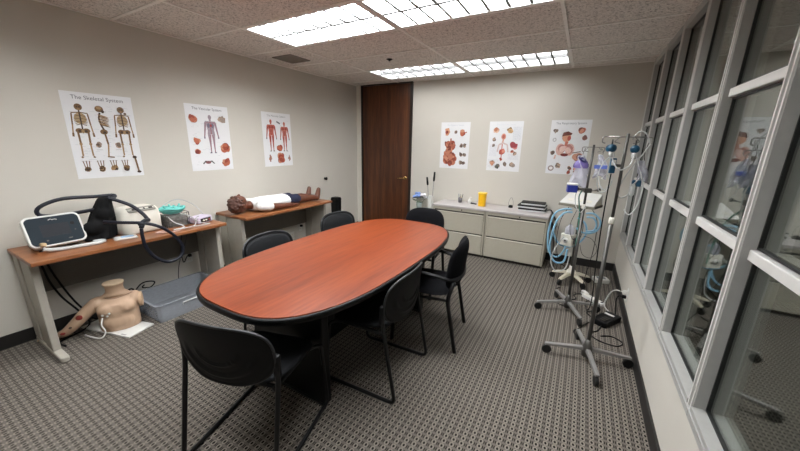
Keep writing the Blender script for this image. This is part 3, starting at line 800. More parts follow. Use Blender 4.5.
# ------------------------------------------------------------------ file cabinets and what stands on them
def cabinet(label, x0, x1):
    t = thing('file_cabinet', label, 'file cabinet', ((x0+x1)/2, 1.865, 0), 0, 'putty lateral file cabinets')
    hw = (x1-x0)/2-.003; f = -.215
    MB().box((-hw, f+.012, .035), (hw, .225, .665)).build('body', M_cab, t, bevel=.003)
    MB().box((-hw+.01, f+.03, 0), (hw-.01, .2, .035)).build('plinth', M_gap, t)
    b = MB().box((-hw, f-.004, .035), (-hw+.02, f+.012, .665)).box((hw-.02, f-.004, .035), (hw, f+.012, .665)).box((-hw+.02, f-.004, .625), (hw-.02, f+.012, .665))
    b.build('face_frame', M_cab, t, bevel=.002)
    MB().box((-hw+.02, f+.006, .035), (hw-.02, f+.011, .625)).build('shadow_gap', M_gap, t)
    for z0, z1 in ((.042, .318), (.334, .606)):
        d = MB().box((-hw+.024, f-.012, z0), (hw-.024, f+.004, z1-.022)).build('drawer', M_cab, t, bevel=.003)
        R = [[(x, f-.012, z1-.024), (x, f-.018, z1-.012), (x, f-.012, z1-.001), (x, f+.003, z1-.001), (x, f+.003, z1-.024)] for x in (-hw+.024, hw-.024)]
        MB().rings(R).build('pull_lip', M_cab, d)
    k = MB().cyl((.05, f-.003, .645), (.05, f-.012, .645), .009, n=14); k.build('lock', M_rub, t, smooth=True)
cabinet('putty two drawer file cabinet on the door side', -.335, .437)
cabinet('putty two drawer file cabinet beside the medical stands', .443, 1.212)
tag(MB().box((-.34, 1.628, .666), (1.218, 2.088, .696)).build('worktop', M_cabtop, bevel=.004), 'long pale laminate worktop over both file cabinets', 'worktop')
ZT = .696
t = thing('pen_cup', 'small dark cup of pens on the pale worktop', 'cup', (-.035, 1.95, ZT))
MB().lathe([(.028, 0), (.032, .07), (.028, .07), (.025, .006), (.001, .006)], 18).build('cup', mat('smoky cup', (96, 92, 96), .3), t, smooth=True)
for a, (dx, dy), c in ((.1, (.012, .01), M_black), (-.12, (-.012, .006), M_dteal), (.05, (0, -.014), M_black), (-.04, (.014, -.008), M_yellow), (.16, (-.01, -.01), M_offw)):
    MB().cyl((dx, dy, .008), (dx+a*.18, dy+.012, .125), .004, n=8).build('pen', c, t, smooth=True)
t = thing('pump_bottle', 'small white pump bottle beside the yellow container', 'bottle', (.105, 1.965, ZT))
MB().lathe([(.022, 0), (.024, .01), (.024, .045), (.010, .06), (.010, .066)], 16).build('bottle', M_white, t, smooth=True)
MB().tube(fillet([(0, 0, .066), (0, 0, .092), (.03, -.01, .088)], .01), .005, 8).build('pump', M_offw, t, smooth=True)
t = thing('stapler', 'flat dark stapler lying beside the pump bottle', 'stapler', (.18, 1.925, ZT), -.15)
MB().box((-.045, -.012, 0), (.045, .012, .008)).build('base', M_black, t, bevel=.002)
MB().rings([[(-.042, -.01, .0085), (-.042, .01, .0085), (-.042, .01, .022), (-.042, -.01, .022)], [(.044, -.009, .0085), (.044, .009, .0085), (.044, .009, .014), (.044, -.009, .014)]]).build('arm', M_dchrome, t, bevel=.002)
t = thing('sharps_container', 'bright yellow sharps container standing on the worktop', 'container', (.322, 1.85, ZT))
MB().rings([[(x*k, y*k, z) for x, y in rrect(.105, .095, .025)] for k, z in ((.88, 0), (.92, .01), (1, .165), (1, .17))]).build('tub', M_yellow, t, smooth=True)
MB().rings([[(x*k, y*k, z) for x, y in rrect(.116, .106, .028)] for k, z in ((1, .1705), (1.02, .176), (1, .190), (.8, .196))]).build('lid', mat('pale yellow lid', (244, 200, 60), .3), t, smooth=True)
t = thing('phone_stand', 'small black base with a thin wire loop on the worktop', 'stand', (.69, 1.985, ZT))
MB().lathe([(.03, 0), (.032, .012), (.026, .03), (.01, .036), (.001, .036)], 18).build('base', M_black, t, smooth=True)
MB().tube([(-.028, 0, .03), (-.03, 0, .075), (0, 0, .143), (.03, 0, .075), (.028, 0, .03)], .002, 6, smooth=5).build('wire_loop', M_dchrome, t, smooth=True)
first = None
for k, (dx, dy, rz, lb) in enumerate(((0, 0, .02, 'bottom laptop of the black and silver stack on the worktop'), (-.01, .012, -.03, 'middle laptop of the black and silver stack on the worktop'), (.0, .03, .05, 'topmost thinner laptop of the stack on the worktop'))):
    top = k == 2
    t = thing('laptop', lb, 'laptop', (.985+dx, 1.935+dy, ZT+.0005+k*.0385), rz, 'stacked laptops')
    w_, d_ = (.30, .20) if top else (.345, .235)
    MB().prism(rrect(w_, d_, .015),   .003, .021).build('base', mat('silver laptop shell', (206, 206, 206), .35, .1), t, bevel=.003)
    MB().prism(rrect(w_, d_, .015),   .0215, .0375 if not top else .033).build('lid', M_black, t, bevel=.004)
    for sx in (-1, 1):
        for sy in (-1, 1): MB().cyl((sx*w_*.42, sy*d_*.4, 0), (sx*w_*.42, sy*d_*.4, .004), .006, n=8).build('rubber_foot', M_rub, t)
def cable(name, label, cat, pts, r, m, n=6, sm=6, group=None, rib=0, step=None):
    o = MB().tube(pts, r, n, smooth=sm, rib=rib, step=step).build(name, m, smooth=True)
    return tag(o, label, cat, group)
cable('loose_cable', 'black cord hanging from the laptops over the cabinet end', 'cord', [(1.16, 1.98, .712), (1.205, 1.985, .715), (1.24, 1.97, .66), (1.275, 1.94, .58), (1.25, 1.93, .5), (1.285, 1.95, .42), (1.26, 1.96, .3), (1.27, 1.99, .02)], .005, M_black)
cable('loose_cable', 'second black cord looping behind the cabinet end', 'cord', [(1.16, 2.02, .712), (1.21, 2.03, .708), (1.26, 2.03, .62), (1.30, 2.02, .52), (1.25, 2.02, .44), (1.235, 2.03, .55), (1.28, 2.04, .35), (1.31, 2.05, .006)], .004, M_black)

# flowers and sticks left of the cabinets
t = thing('side_stand', 'low white stand behind the far armchair', 'stand', (-.62, 1.90, 0))
MB().prism(rrect(.34, .24, .02), .42, .445).build('top', M_white, t, bevel=.004)
for sx in (-1, 1):
    for sy in (-1, 1): MB().cbox((sx*.14, sy*.09, .21), (.025, .025, .42)).build('leg', M_white, t, bevel=.003)
t = thing('flower_vase', 'clear vase of blue and white flowers beside the door', 'vase', (-.69, 1.90, .4455))
MB().lathe([(.042, 0), (.046, .02), (.038, .1), (.05, .19), (.045, .19), (.033, .1), (.04, .03), (.001, .028)], 20).build('vase', M_vase, t, smooth=True)
for k in range(9):
    a = k*2.4; q = .025+.075*(k % 3)/2; h = .27+.05*((k*7) % 4)/3
    hd = (q*math.cos(a), q*math.sin(a)*.8, h)
    MB().tube([(0, 0, .035), (hd[0]*.4, hd[1]*.4, h*.6), hd], .003, 6, smooth=4).build('stem', M_green, t, smooth=True)
    fl = MB()
    for p in range(6):
        b = p*PI/3; fl.ell((hd[0]+.025*math.cos(b), hd[1]+.025*math.sin(b), h+.006*(p % 2)), (.026, .026, .018), 8, 6)
    fl.ell((hd[0], hd[1], h+.008), (.016, .016, .012), 8, 6)
    fl.build('flower', M_flowb if k % 5 not in (0, 3) else M_floww, t, smooth=True)
for k in range(7):
    a = k*.9+.3; L_ = .12
    p = Vector((math.cos(a)*.05, math.sin(a)*.04, .20+.02*(k % 3)))
    d = Vector((math.cos(a), math.sin(a)*.8, .35))*L_*.7
    n_ = d.cross(Vector((0, 0, 1))).normalized()*.018
    MB().rings([[p-n_*.2, p+n_*.2+Vector((0,0,.002))], [p+d*.5-n_, p+d*.5+n_+Vector((0,0,.004))], [p+d-n_*.1, p+d+n_*.1]], False).build('leaf', M_green, t, smooth=True)
t = thing('white_canister', 'tall narrow white canister holding two black handled rods', 'canister', (-.50, 1.92, .4455))
MB().rings([[(x*k, y*k, z) for x, y in rrect(.07, .07, .015)] for k, z in ((.9, 0), (1, .02), (1, .31), (.9, .31), (.88, .03), (.2, .03))]).build('body', M_white, t, smooth=False, bevel=.002)
for (dx, tx, tz, lb) in ((-.015, -.065, .56, 'shorter black handled rod standing in the white canister'), (.015, .03, .645, 'taller black handled rod standing in the white canister')):
    t = thing('handled_rod', lb, 'rod', (-.50+dx, 1.92, .478), 0, 'black handled rods')
    MB().cyl((0, 0, 0), (tx*.75, .0, tz*.78), .006, n=10).build('shaft', M_chrome, t, smooth=True)
    MB().tube([(tx*.75, 0, tz*.78), (tx*.8, 0, tz*.84), (tx, 0, tz)], lambda q: .013+.004*math.sin(q*PI), 12).build('handle', M_black, t, smooth=True)

# ------------------------------------------------------------------ wall fittings
def plate(label, loc, rz, cat='outlet'):
    t = thing('wall_outlet', label, cat, loc, rz, 'wall outlets')
    MB().prism(rrect(.07, .115, .008), 0, .006, Euler((PI/2, 0, 0)).to_matrix().to_4x4()).build('plate', M_white, t, bevel=.002)
    for z in (-.024, .024):
        s = MB().prism(rrect(.034, .028, .01), .006, .008, Euler((PI/2, 0, 0)).to_matrix().to_4x4() @ Matrix.Translation((0, z, 0))).build('socket', M_offw, t)
        for x in (-.007, .007): MB().cbox((x, -.0083, z), (.0025, .0012, .010)).build('slot', M_rub, s)
    return t
plate('white wall outlet under the desk with the navy hose', (XL, -.905, .312), PI/2)
plate('low white wall outlet under the manikin desk', (XL, .50, .20), PI/2)
plate('higher white wall outlet near the end of the manikin desk', (XL, .66, .30), PI/2)
plate('white outlet on the low wall below the windows', (XR, .815, .215), -PI/2)
def plug(label, loc, s, m, cat='plug'):
    t = thing('power_plug', label, cat, loc)
    MB().box((0 if s > 0 else -.034, -.014, -.014), (.034 if s > 0 else 0, .014, .014)).build('body', m, t, bevel=.005)
    MB().cyl((s*.034, 0, 0), (s*.05, 0, 0), .006, .004, 10).build('strain_relief', m, t, smooth=True)
plug('black plug pushed into the outlet near the manikin desk end', (XL+.0085, .66, .324), 1, M_black)
plug('black plug in the outlet under the hose desk', (XL+.0085, -.905, .336), 1, M_black)
plug('black plug in the outlet below the windows', (XR-.0085, .815, .191), -1, M_black)
plug('white plug in the outlet below the windows', (XR-.0085, .815, .239), -1, M_white)
t = thing('wall_hook', 'small round black knob on the wall near the door', 'hook', (XL, 1.224, .97))
MB().lathe([(.012, 0), (.012, .02), (.024, .028), (.026, .038), (.018, .046), (.001, .048)], 18, Euler((0, PI/2, 0)).to_matrix().to_4x4()).build('knob', M_black, t, smooth=True)
MB().lathe([(.02, 0), (.02, .004), (.001, .004)], 16, Euler((0, PI/2, 0)).to_matrix().to_4x4()).build('rosette', M_rub, t, smooth=True)
t = thing('waste_bin', 'tall slim black bin beyond the manikin desk', 'bin', (-1.86, 1.275, 0))
MB().rings([[(x*k, y*k, z) for x, y in rrect(.14, .125, .03)] for k, z in ((.82, 0), (.85, .01), (1, .64), (1.03, .645), (1.03, .66), (.96, .66), (.95, .62), (.3, .6))]).build('bin_body', M_black, t, smooth=False)
MB().rings([[(x*k, y*k, z) for x, y in rrect(.14, .125, .03)] for k, z in ((.95, .6605), (.95, .675), (.85, .682))]).build('lid', M_black, t, bevel=.003)
#PART3
# ------------------------------------------------------------------ manikins
def oval_loft(mb, secs, U, V, n=18):
    """secs: (centre, ru, rv); ovals spanned by U and V"""
    U = Vector(U); V = Vector(V)
    mb.rings([[Vector(c)+U*(a*math.cos(2*PI*j/n))+V*(b*math.sin(2*PI*j/n)) for j in range(n)] for c, a, b in secs])
def limb(mb, pts, rad, n=12, k=5):
    P = spline([Vector(p) for p in pts], k); m = len(pts)-1
    def r(t):
        q = t*m; i = min(m-1, int(q)); f = q-i; return rad[i]*(1-f)+rad[i+1]*f
    mb.tube(P, r, n)
    mb.ell(P[0], (rad[0],)*3, 10, 8); mb.ell(P[-1], (rad[-1],)*3, 10, 8)

def lying_manikin():
    # lies on its back, head towards -y, feet towards +y; local z=0 is the desk top
    t = thing('training_manikin', 'brown training manikin in white shirt and navy shorts lying on the desk', 'manikin', (-1.755, -.47, .7405))
    b = MB()
    X, Z = (1, 0, 0), (0, 0, 1)
    # head (face up) and neck
    b.ell((0, 0, .102), (.082, .098, .10), 20, 14)
    b.ell((0, .045, .125), (.066, .06, .07), 16, 10)
    b.ell((0, .075, .098), (.045, .04, .05), 14, 8)                       # chin
    limb(b, [(0, .012, .192), (0, .030, .208), (0, .036, .196)], [.010, .013, .009], 8)   # nose
    for s in (-1, 1):
        b.ell((s*.083, .012, .095), (.012, .026, .020), 10, 8)           # ear
        b.ell((s*.032, .002, .190), (.018, .010, .010), 8, 6)            # brow
    b.ell((0, .062, .178), (.024, .008, .010), 10, 6)                     # lips
    limb(b, [(0, .07, .085), (0, .13, .078), (0, .18, .075)], [.05, .046, .055], 14)
    # trunk
    oval_loft(b, [((0, .145, .072), .05, .045), ((0, .175, .07), .12, .058), ((0, .23, .07), .145, .066), ((0, .34, .072), .132, .070), ((0, .46, .066), .112, .062), ((0, .55, .064), .118, .062), ((0, .64, .062), .125, .060), ((0, .69, .06), .11, .05)], X, Z)
    for s in (-1, 1):
        limb(b, [(s*.145, .20, .07), (s*.185, .34, .05), (s*.19, .44, .042), (s*.185, .56, .034), (s*.178, .61, .03)], [.046, .038, .033, .026, .022])
        # hand: palm with five fingers
        b.ell((s*.176, .645, .028), (.026, .036, .014), 10, 8)
        for q in range(4):
            x = s*.176+(q-1.5)*.0135; L_ = (.052, .062, .058, .046)[q]
            limb(b, [(x, .67, .03), (x, .67+L_*.55, .031), (x*.995, .67+L_, .018)], [.0075, .007, .006], 8, 3)
        limb(b, [(s*.15, .635, .03), (s*.135, .665, .028), (s*.138, .69, .02)], [.009, .008, .007], 8, 3)
        sx = s*.065; fx = s*.085
        limb(b, [(sx, .64, .06), (s*.072, .78, .062), (s*.078, .90, .058), (s*.08, 1.0, .055), (fx, 1.12, .042)], [.062, .058, .044, .046, .030])
        limb(b, [(fx, 1.13, .0415), (fx*1.02, 1.145, .08), (fx*1.05, 1.165, .15)], [.040, .036, .027])
        for q in range(5):
            b.ell((fx*1.05+(q-2)*.011, 1.172, .168-.003*abs(q-1)), (.0065, .008, .012), 8, 6)
    b.build('body', M_skind, t, remesh=.0065, soft=4)
    for s in (-1, 1):
        e = MB().ell((s*.03, .012, .189), (.012, .008, .006), 10, 6).build('eye', mat('closed eye', (70, 38, 26), .4), t, smooth=True)
    # hair cap with moulded curls
    h = MB()
    for i in range(90):
        u = random.uniform(-1, .25); a = random.uniform(0, 2*PI); r = math.sqrt(1-u*u)
        p = Vector((.086*r*math.cos(a), .101*u, .103+.103*r*math.sin(a)))
        if p.z > .17 and p.y > -.02: continue
        if p.z < .012: continue
        h.ell(p, (.013, .013, .009), 8, 6)
    h.ell((0, -.014, .10), (.083, .090, .099), 18, 12)
    h.build('hair', mat('moulded brown hair', (74, 42, 30), .5, var=.2, scale=60), t, remesh=.006, soft=2)
    sh = MB()
    oval_loft(sh, [((0, .150, .074), .075, .052), ((0, .185, .072), .142, .068), ((0, .235, .071), .165, .0705), ((0, .34, .077), .146, .0765), ((0, .46, .075), .130, .075), ((0, .58, .074), .134, .074), ((0, .635, .074), .138, .0735)], X, Z)
    for s in (-1, 1): limb(sh, [(s*.135, .195, .075), (s*.165, .245, .068), (s*.178, .275, .064)], [.060, .056, .055], 14)
    sh.build('shirt', M_shirt, t, remesh=.008, soft=5)
    so = MB()
    oval_loft(so, [((0, .61, .07), .127, .068), ((0, .66, .07), .134, .0685), ((0, .70, .068), .13, .066)], X, Z)
    for s in (-1, 1): limb(so, [(s*.067, .67, .068), (s*.073, .77, .07)], [.068, .066], 14)
    so.build('shorts', M_shorts, t, remesh=.008, soft=4)
lying_manikin()

def torso():
    t = thing('torso_manikin', 'tan one armed torso manikin standing on a white board under the desk', 'manikin', (-1.665, -1.665, .0125), -.445)
    # local: +x is the chest direction, -y is image left
    b = MB(); Y, X = (0, 1, 0), (1, 0, 0)
    oval_loft(b, [((0, 0, 0), .130, .090), ((0, 0, .03), .132, .092), ((0, 0, .10), .131, .096), ((.002, 0, .17), .134, .10), ((-.002, 0, .23), .134, .094), ((-.01, 0, .268), .122, .036), ((-.016, 0, .290), .085, .064), ((-.016, 0, .31), .060, .058), ((-.012, 0, .35), .058, .056), ((-.004, 0, .388), .070, .066)], Y, X)
    for s in (-1, 1):
        b.ell((.055, s*.06, .19), (.052, .064, .055), 14, 10)
        b.ell((-.01, s*.115, .228), (.06, .045, .058), 14, 10)
        b.ell((.103, s*.066, .178), (.008, .009, .008), 8, 6)
    b.ell((.07, 0, .075), (.035, .10, .07), 14, 10)
    b.build('body', M_skinl, t, remesh=.007, soft=6)
    MB().rings([[(-.004+.066*math.cos(a), .068*math.sin(a), z) for a in [2*PI*i/20 for i in range(20)]] for z in (.380, .3925)]).build('neck_plate', mat('pale neck plate', (214, 190, 160), .5), t, bevel=.003)
    MB().rings([[(-.005+.05*math.cos(a)*k,   .158+q, .205+.062*math.sin(a)*k) for a in [2*PI*i/20 for i in range(20)]] for k, q in ((1, -.02), (1, .002), (.8, .006), (.75, .001), (.1, .001))]).build('shoulder_cut', mat('pale cut face', (196, 164, 134), .55), t, smooth=False)
    seam = spline([Vector(p) for p in ((-.005, -.08, .283), (.045, -.05, .281), (.062, 0, .275), (.045, .06, .281), (.0, .11, .281))], 6)
    MB().tube(seam, .0022, 6).build('collar_line', mat('brown seam', (110, 82, 62), .6), t, smooth=True)
    # arm: lies down to the floor at image left, built in local axes
    a = MB()
    pts = [(-.005, -.125, .235), (.0, -.185, .185), (.012, -.255, .115), (.0, -.32, .055), (-.03, -.375, .025), (-.05, -.41, .018)]
    limb(a, pts, [.05, .047, .040, .034, .024, .022])
    a.ell((-.062, -.432, .016), (.022, .03, .012), 10, 8)
    for q in range(4):
        x = -.075+q*.013; limb(a, [(x, -.45, .016), (x-.008, -.478, .018), (x-.012, -.498, .008)], [.0075, .007, .006], 8, 3)
    limb(a, [(-.042, -.43, .018), (-.03, -.452, .018), (-.032, -.47, .01)], [.009, .008, .007], 8, 3)
    arm = a.build('arm', M_skinl, t, remesh=.006, soft=4)
    for (p, d) in (((.044, -.225, .165), (.010, .022, .022)), ((.038, -.335, .060), (.012, .016, .010)), ((.048, -.285, .10), (.008, .010, .008))):
        MB().ell(p, d, 14, 8).build('wound', M_red if d[1] > .012 else mat('dark puncture', (90, 70, 56), .6), arm, smooth=True)
    for p in ((.100, -.045, .172), (.098, -.085, .165), (.092, -.06, .15)):
        MB().ell(p, (.006, .009, .009), 12, 8).build('electrode', M_white, t, smooth=True)
    cable('electrode_lead', 'white lead from the torso chest down to the board', 'cable', [(-1.60, -1.79, .165), (-1.575, -1.81, .12), (-1.565, -1.80, .06), (-1.57, -1.83, .021), (-1.66, -1.86, .016), (-1.76, -1.87, .006)], .005, M_white)
torso()
t = thing('base_board', 'white board lying under the torso manikin', 'board', (-1.70, -1.678, 0), .27)
MB().box((-.255, -.105, 0), (.255, .10, .012)).build('board', M_white, t, bevel=.003)
MB().cbox((.18, -.09, .0123), (.05, .012, .0008)).build('printed_label', mat('grey print', (150, 148, 146), .5), t)

# clear storage bin
def storage_bin():
    t = thing('storage_bin', 'shallow smoky clear plastic storage bin on the carpet', 'bin', (-1.66, -1.19, 0), 0)
    ang = 0
    def rr(w, d, z): return [(x, y, z) for x, y in rrect(w, d, .03)]
    MB().rings([rr(.42, .57, 0), rr(.45, .60, .16), rr(.475, .625, .162), rr(.475, .625, .168), rr(.44, .59, .166), rr(.412, .562, .006), rr(.1, .1, .006)]).build('tub', M_bin, t)
    g = MB().tube([(.2285, -.11, .10), (.2315, -.10, .125), (.2315, .10, .125), (.2285, .11, .10)], .006, 8)
    g.build('handle', M_tube, t, smooth=True)
storage_bin()
cable('coiled_hose', 'black coiled hose on the floor behind the torso manikin', 'hose', [(-1.90, -1.60, .02), (-1.92, -1.55, .10), (-1.94, -1.49, .19), (-1.95, -1.45, .17), (-1.95, -1.50, .06), (-1.955, -1.58, .05)], .008, M_black)
cable('coiled_hose', 'thin black cable arching behind the storage bin', 'cable', [(-1.94, -1.52, .012), (-1.945, -1.47, .12), (-1.95, -1.40, .20), (-1.95, -1.34, .215), (-1.945, -1.28, .19), (-1.95, -1.32, .15), (-1.95, -1.38, .17), (-1.955, -1.36, .19)], .006, M_black)
cable('device_cable', 'black cable hanging under the hose desk, left of a pair', 'cable', [(-1.89, -1.99, .70), (-1.89, -1.972, .60), (-1.91, -1.952, .466), (-1.94, -1.904, .303), (-1.95, -1.834, .152), (-1.93, -1.79, .03), (-1.86, -1.85, .007), (-1.80, -2.0, .007), (-1.70, -2.0, .007)], .007, M_black)
cable('device_cable', 'black cable hanging under the hose desk, right of a pair', 'cable', [(-1.89, -1.955, .70), (-1.89, -1.942, .60), (-1.94, -1.903, .45), (-1.95, -1.847, .258), (-1.96, -1.79, .12), (-1.97, -1.74, .02), (-1.99, -1.62, .006)], .007, M_black)
cable('device_cable', 'black cable dropping behind the bin to the wall outlet', 'cable', [(-1.89, -1.0, .70), (-1.89, -1.005, .62), (-1.92, -1.02, .45), (-1.95, -1.0, .30), (-1.94, -.96, .36), (-1.965, -.91, .336)], .005, M_black)
cable('device_cable', 'thin grey cable falling beside the bin from the desk', 'cable', [(-1.885, -.96, .70), (-1.885, -.975, .55), (-1.94, -1.03, .35), (-1.96, -1.06, .2), (-1.985, -1.06, .006)], .004, M_dchrome)

# ------------------------------------------------------------------ equipment on the first desk
ZD = .7402
def breathing_machine():
    t = thing('breathing_machine', 'white breathing machine with large dark front screen on the desk corner', 'medical device', (-1.80, -1.885, ZD), .06)
    # local: +x towards the room
    w_, h_, tilt = .305, .225, .36
    Mf = T((.075, 0, .03), (0, 0, 0)) @ Euler((0, -tilt, 0)).to_matrix().to_4x4() @ Matrix(((0, 0, 1, 0), (1, 0, 0, 0), (0, 1, 0, h_/2), (0, 0, 0, 1)))
    def R(w2, h2, r, z): return [Mf @ Vector((x, y, z)) for x, y in rrect(w2, h2, r, 6)]
    MB().rings([R(w_*.94, h_*.94, .03, -.03), R(w_, h_, .04, -.018), R(w_, h_, .04, .004), R(w_*.975, h_*.97, .035, .012), R(w_*.92, h_*.9, .03, .012)]).build('front_shell', M_white, t, smooth=False, bevel=.002)
    MB().rings([R(w_*.915, h_*.885, .03, .0122), R(w_*.91, h_*.88, .03, .0145)]).build('screen', M_screen, t)
    MB().rings([R(.150, .088, .004, .0147), R(.150, .088, .004, .0153)]).build('display', M_lcd, t)
    for (px, py, w2, h2) in ((.095, .03, .022, .022), (.10, -.02, .008, .005), (.06, -.075, .022, .006), (-.06, -.07, .012, .010)):
        MB().rings([[Mf @ Vector((px+x, py+y, z)) for x, y in rrect(w2, h2, min(w2, h2)*.3)] for z in (.0147, .0152)]).build('button', M_black if w2 > .02 and h2 > .02 else M_dchrome, t)
    MB().tube([Mf @ Vector((x, y, .0155)) for x, y in ((-.022, .074), (-.008, .080), (0, .074), (.010, .077), (.024, .072))], .0018, 6, smooth=4).build('maker_mark', M_offw, t)
    MB().rings([[(x, y, z) for x, y in [(.025-.13*k, -.125*(1-.1*k)), (.025-.13*k, .125*(1-.1*k))]]+[(.025-.13*k, .125*(1-.1*k), zt), (.025-.13*k, -.125*(1-.1*k), zt)] for k, z, zt in ((0, .004, .16), (.5, .004, .19), (1, .004, .17))]).build('housing', M_offw, t, bevel=.015, seg=3)
    MB().cyl(Mf @ Vector((-.095, -.092, .010)), Mf @ Vector((-.095, -.098, .05)), .016, .014, 14).build('port', mat('amber port', (196, 168, 128), .4), t, smooth=True)
    for sy in (-.1, .1):
        for sx in (.05, -.08): MB().cyl((sx, sy, 0), (sx, sy, .006), .01, n=10).build('rubber_foot', M_rub, t)
breathing_machine()
cable('breathing_tube', 'thick translucent white tube curving across the desk front', 'tube', [(-1.665, -1.985, .775), (-1.665, -1.93, .757), (-1.655, -1.83, .753), (-1.640, -1.73, .753), (-1.655, -1.665, .753), (-1.685, -1.665, .753), (-1.70, -1.72, .753)], .0125, M_tube, 10, 8, None, .08, .006)
tag(MB().tube([(-1.78, -1.54, 1.04), (-1.80, -1.496, 1.075), (-1.84, -1.607, 1.075), (-1.88, -1.767, 1.078), (-1.9, -1.867, 1.05), (-1.905, -1.918, 1.011), (-1.905, -1.907, .968), (-1.89, -1.825, .955), (-1.85, -1.71, .965), (-1.79, -1.60, .985)], .0145, 10, smooth=8, rib=-.13, step=.0045).build('corrugated_hose', M_navy, smooth=True), 'navy corrugated hose looping above the breathing machine', 'hose', 'navy corrugated hoses')
hb = [(-1.70, -1.627, .89), (-1.6, -1.551, .884), (-1.5, -1.459, .876), (-1.455, -1.385, .846), (-1.45, -1.309, .783), (-1.45, -1.245, .697), (-1.45, -1.217, .607), (-1.45, -1.252, .534), (-1.45, -1.347, .523), (-1.45, -1.433, .591), (-1.45, -1.481, .69), (-1.45, -1.49, .784), (-1.455, -1.486, .845)]
tag(MB().tube(hb, .0135, 10, smooth=8, rib=-.13, step=.0045).build('corrugated_hose', M_navy, smooth=True), 'navy corrugated hose hanging in a loop over the desk edge', 'hose', 'navy corrugated hoses')
tag(MB().tube([(-1.77, -1.55, 1.065), (-1.72, -1.484, 1.026), (-1.68, -1.437, .99), (-1.62, -1.401, .932), (-1.56, -1.39, .88)], .0145, 10, smooth=8, rib=-.13, step=.0045).build('corrugated_hose', M_navy, smooth=True), 'short navy hose arching from black bag over the white device', 'hose', 'navy corrugated hoses')
t = thing('hose_connector', 'dark y connector joining the navy hoses', 'connector', (-1.50, -1.44, .88))
MB().tube([(-.06, .05, .0), (-.02, .01, .004), (.035, -.045, -.005)], .018, 12, smooth=4).build('barrel', M_navy, t, smooth=True)
MB().tube([(.0, -.01, .0), (.04, -.043, -.03)], .0165, 12).build('branch', M_navy, t, smooth=True)
# black bag
b = MB()
def bagring(q):
    out = []
    for j in range(26):
        a = 2*PI*j/26
        wy = .102*(1-.55*q**.8); wx = .075*(1-.45*q)
        f = 1+.10*math.sin(5*a+q*4)*(1-.4*q)+.06*math.sin(9*a-q*7)
        out.append((wx*math.cos(a)*f, wy*math.sin(a)*f+.075*q, .004+.305*q))
    return out
b.rings([bagring(i/12) for i in range(13)])
b.ell((0, .075, .31), (.042, .05, .022), 12, 8); b.ell((.03, -.02, .10), (.05, .09, .06), 12, 8); b.ell((.04, .05, .20), (.03, .06, .05), 12, 8)
for i in range(5):
    a = i*1.25; limb(b, [(.06*math.cos(a), .10*math.sin(a), .03), (.055*math.cos(a+.25), .08*math.sin(a+.25)+.03, .15), (.035*math.cos(a+.4), .04*math.sin(a+.4)+.07, .30)], [.016, .014, .012], 8)
o = b.build('fabric_bag', mat('black crumpled fabric', (14, 14, 15), .85, var=.2, bump=.4, bscale=80, spec=.2), remesh=.008, soft=2, loc=(-1.80, -1.64, ZD)); tag(o, 'black crumpled fabric bag between the breathing machine and white device', 'bag')
# white device
t = thing('white_device', 'rounded white medical device with grey top strip behind the hoses', 'medical device', (-1.83, -1.375, ZD), .12)
def RD(k, z, w2=.25, d2=.30): return [(x*k, y*k, z) for x, y in rrect(w2, d2, .05, 6)]
MB().rings([RD(.94, .004), RD(1, .02), RD(1, .135), RD(.96, .19), RD(.86, .215), RD(.5, .22)]).build('shell', M_offw, t, smooth=True)
MB().cbox((0, 0, .003), (.18, .22, .006)).build('feet', M_rub, t)
Mt = T((.106, 0, .206), (0, .62, 0))
MB().prism(rrect(.05, .21, .008), 0, .006, Mt).build('panel', mat('grey keypad', (140, 138, 130), .4), t)
for y, w2 in ((-.06, .022), (-.02, .012), (.02, .012), (.07, .03)): MB().prism(rrect(.018, w2, .004), .0062, .0085, Mt @ Matrix.Translation((0, y, 0))).build('button', M_gap, t)
# teal circuit basket
t = thing('circuit_basket', 'open dark wire basket topped with teal tubing', 'basket', (-1.80, -1.095, ZD))
bk = MB()
for z in (.004, .06, .12): bk.tube([(x, y, z) for x, y in rrect(.19, .21, .03)], .003, 6, closed=True)
bk.build('wire_hoop', M_dchrome, t, smooth=True)['kind'] = 'stuff'
pts = rrect(.19, .21, .03)
for i in range(0, len(pts), 2): MB().cyl((pts[i][0], pts[i][1], .004), (pts[i][0], pts[i][1], .12), .0025, n=6).build('wire', M_dchrome, t)
MB().prism(rrect(.165, .185, .03), .006, .10).build('contents', mat('grey packed contents', (104, 102, 98), .6, var=.35, scale=40), t, bevel=.01)
tl = MB()
for i in range(5):
    a = i*1.256; tl.tube([(.075*math.cos(a+q)*(.6+.1*i), .10*math.sin(a+q)*(.7+.08*i), .128+.008*i+.006*math.sin(3*q)) for q in [2*PI*j/14 for j in range(14)]], .0105, 8, smooth=3, closed=True)
tl.ell((0, 0, .14), (.075, .09, .035), 14, 8)
for i in range(4): tl.cyl((.03*math.cos(i*1.6), .05*math.sin(i*1.6), .16), (.04*math.cos(i*1.6), .07*math.sin(i*1.6), .195), .009, n=8)
tl.build('teal_tubing', M_teal, t, smooth=True)['kind'] = 'stuff'
t = thing('small_monitor', 'small lavender box device with dark front at the desk end', 'medical device', (-1.71, -.905, ZD), .3)
MB().prism(rrect(.13, .17, .015), .003, .062).build('case', M_lav, t, bevel=.006)
MB().box((.0655, -.06, .012), (.067, .06, .05)).build('front', M_gap, t)
for y in (-.03, .0, .035): MB().cyl((.067, y, .03), (.076, y, .03), .008, n=10).build('socket', M_red if y > 0 else M_offw, t, smooth=True)
for sx in (-.05, .05): MB().box((sx-.01, -.07, 0), (sx+.01, .07, .0035)).build('foot', M_rub, t)
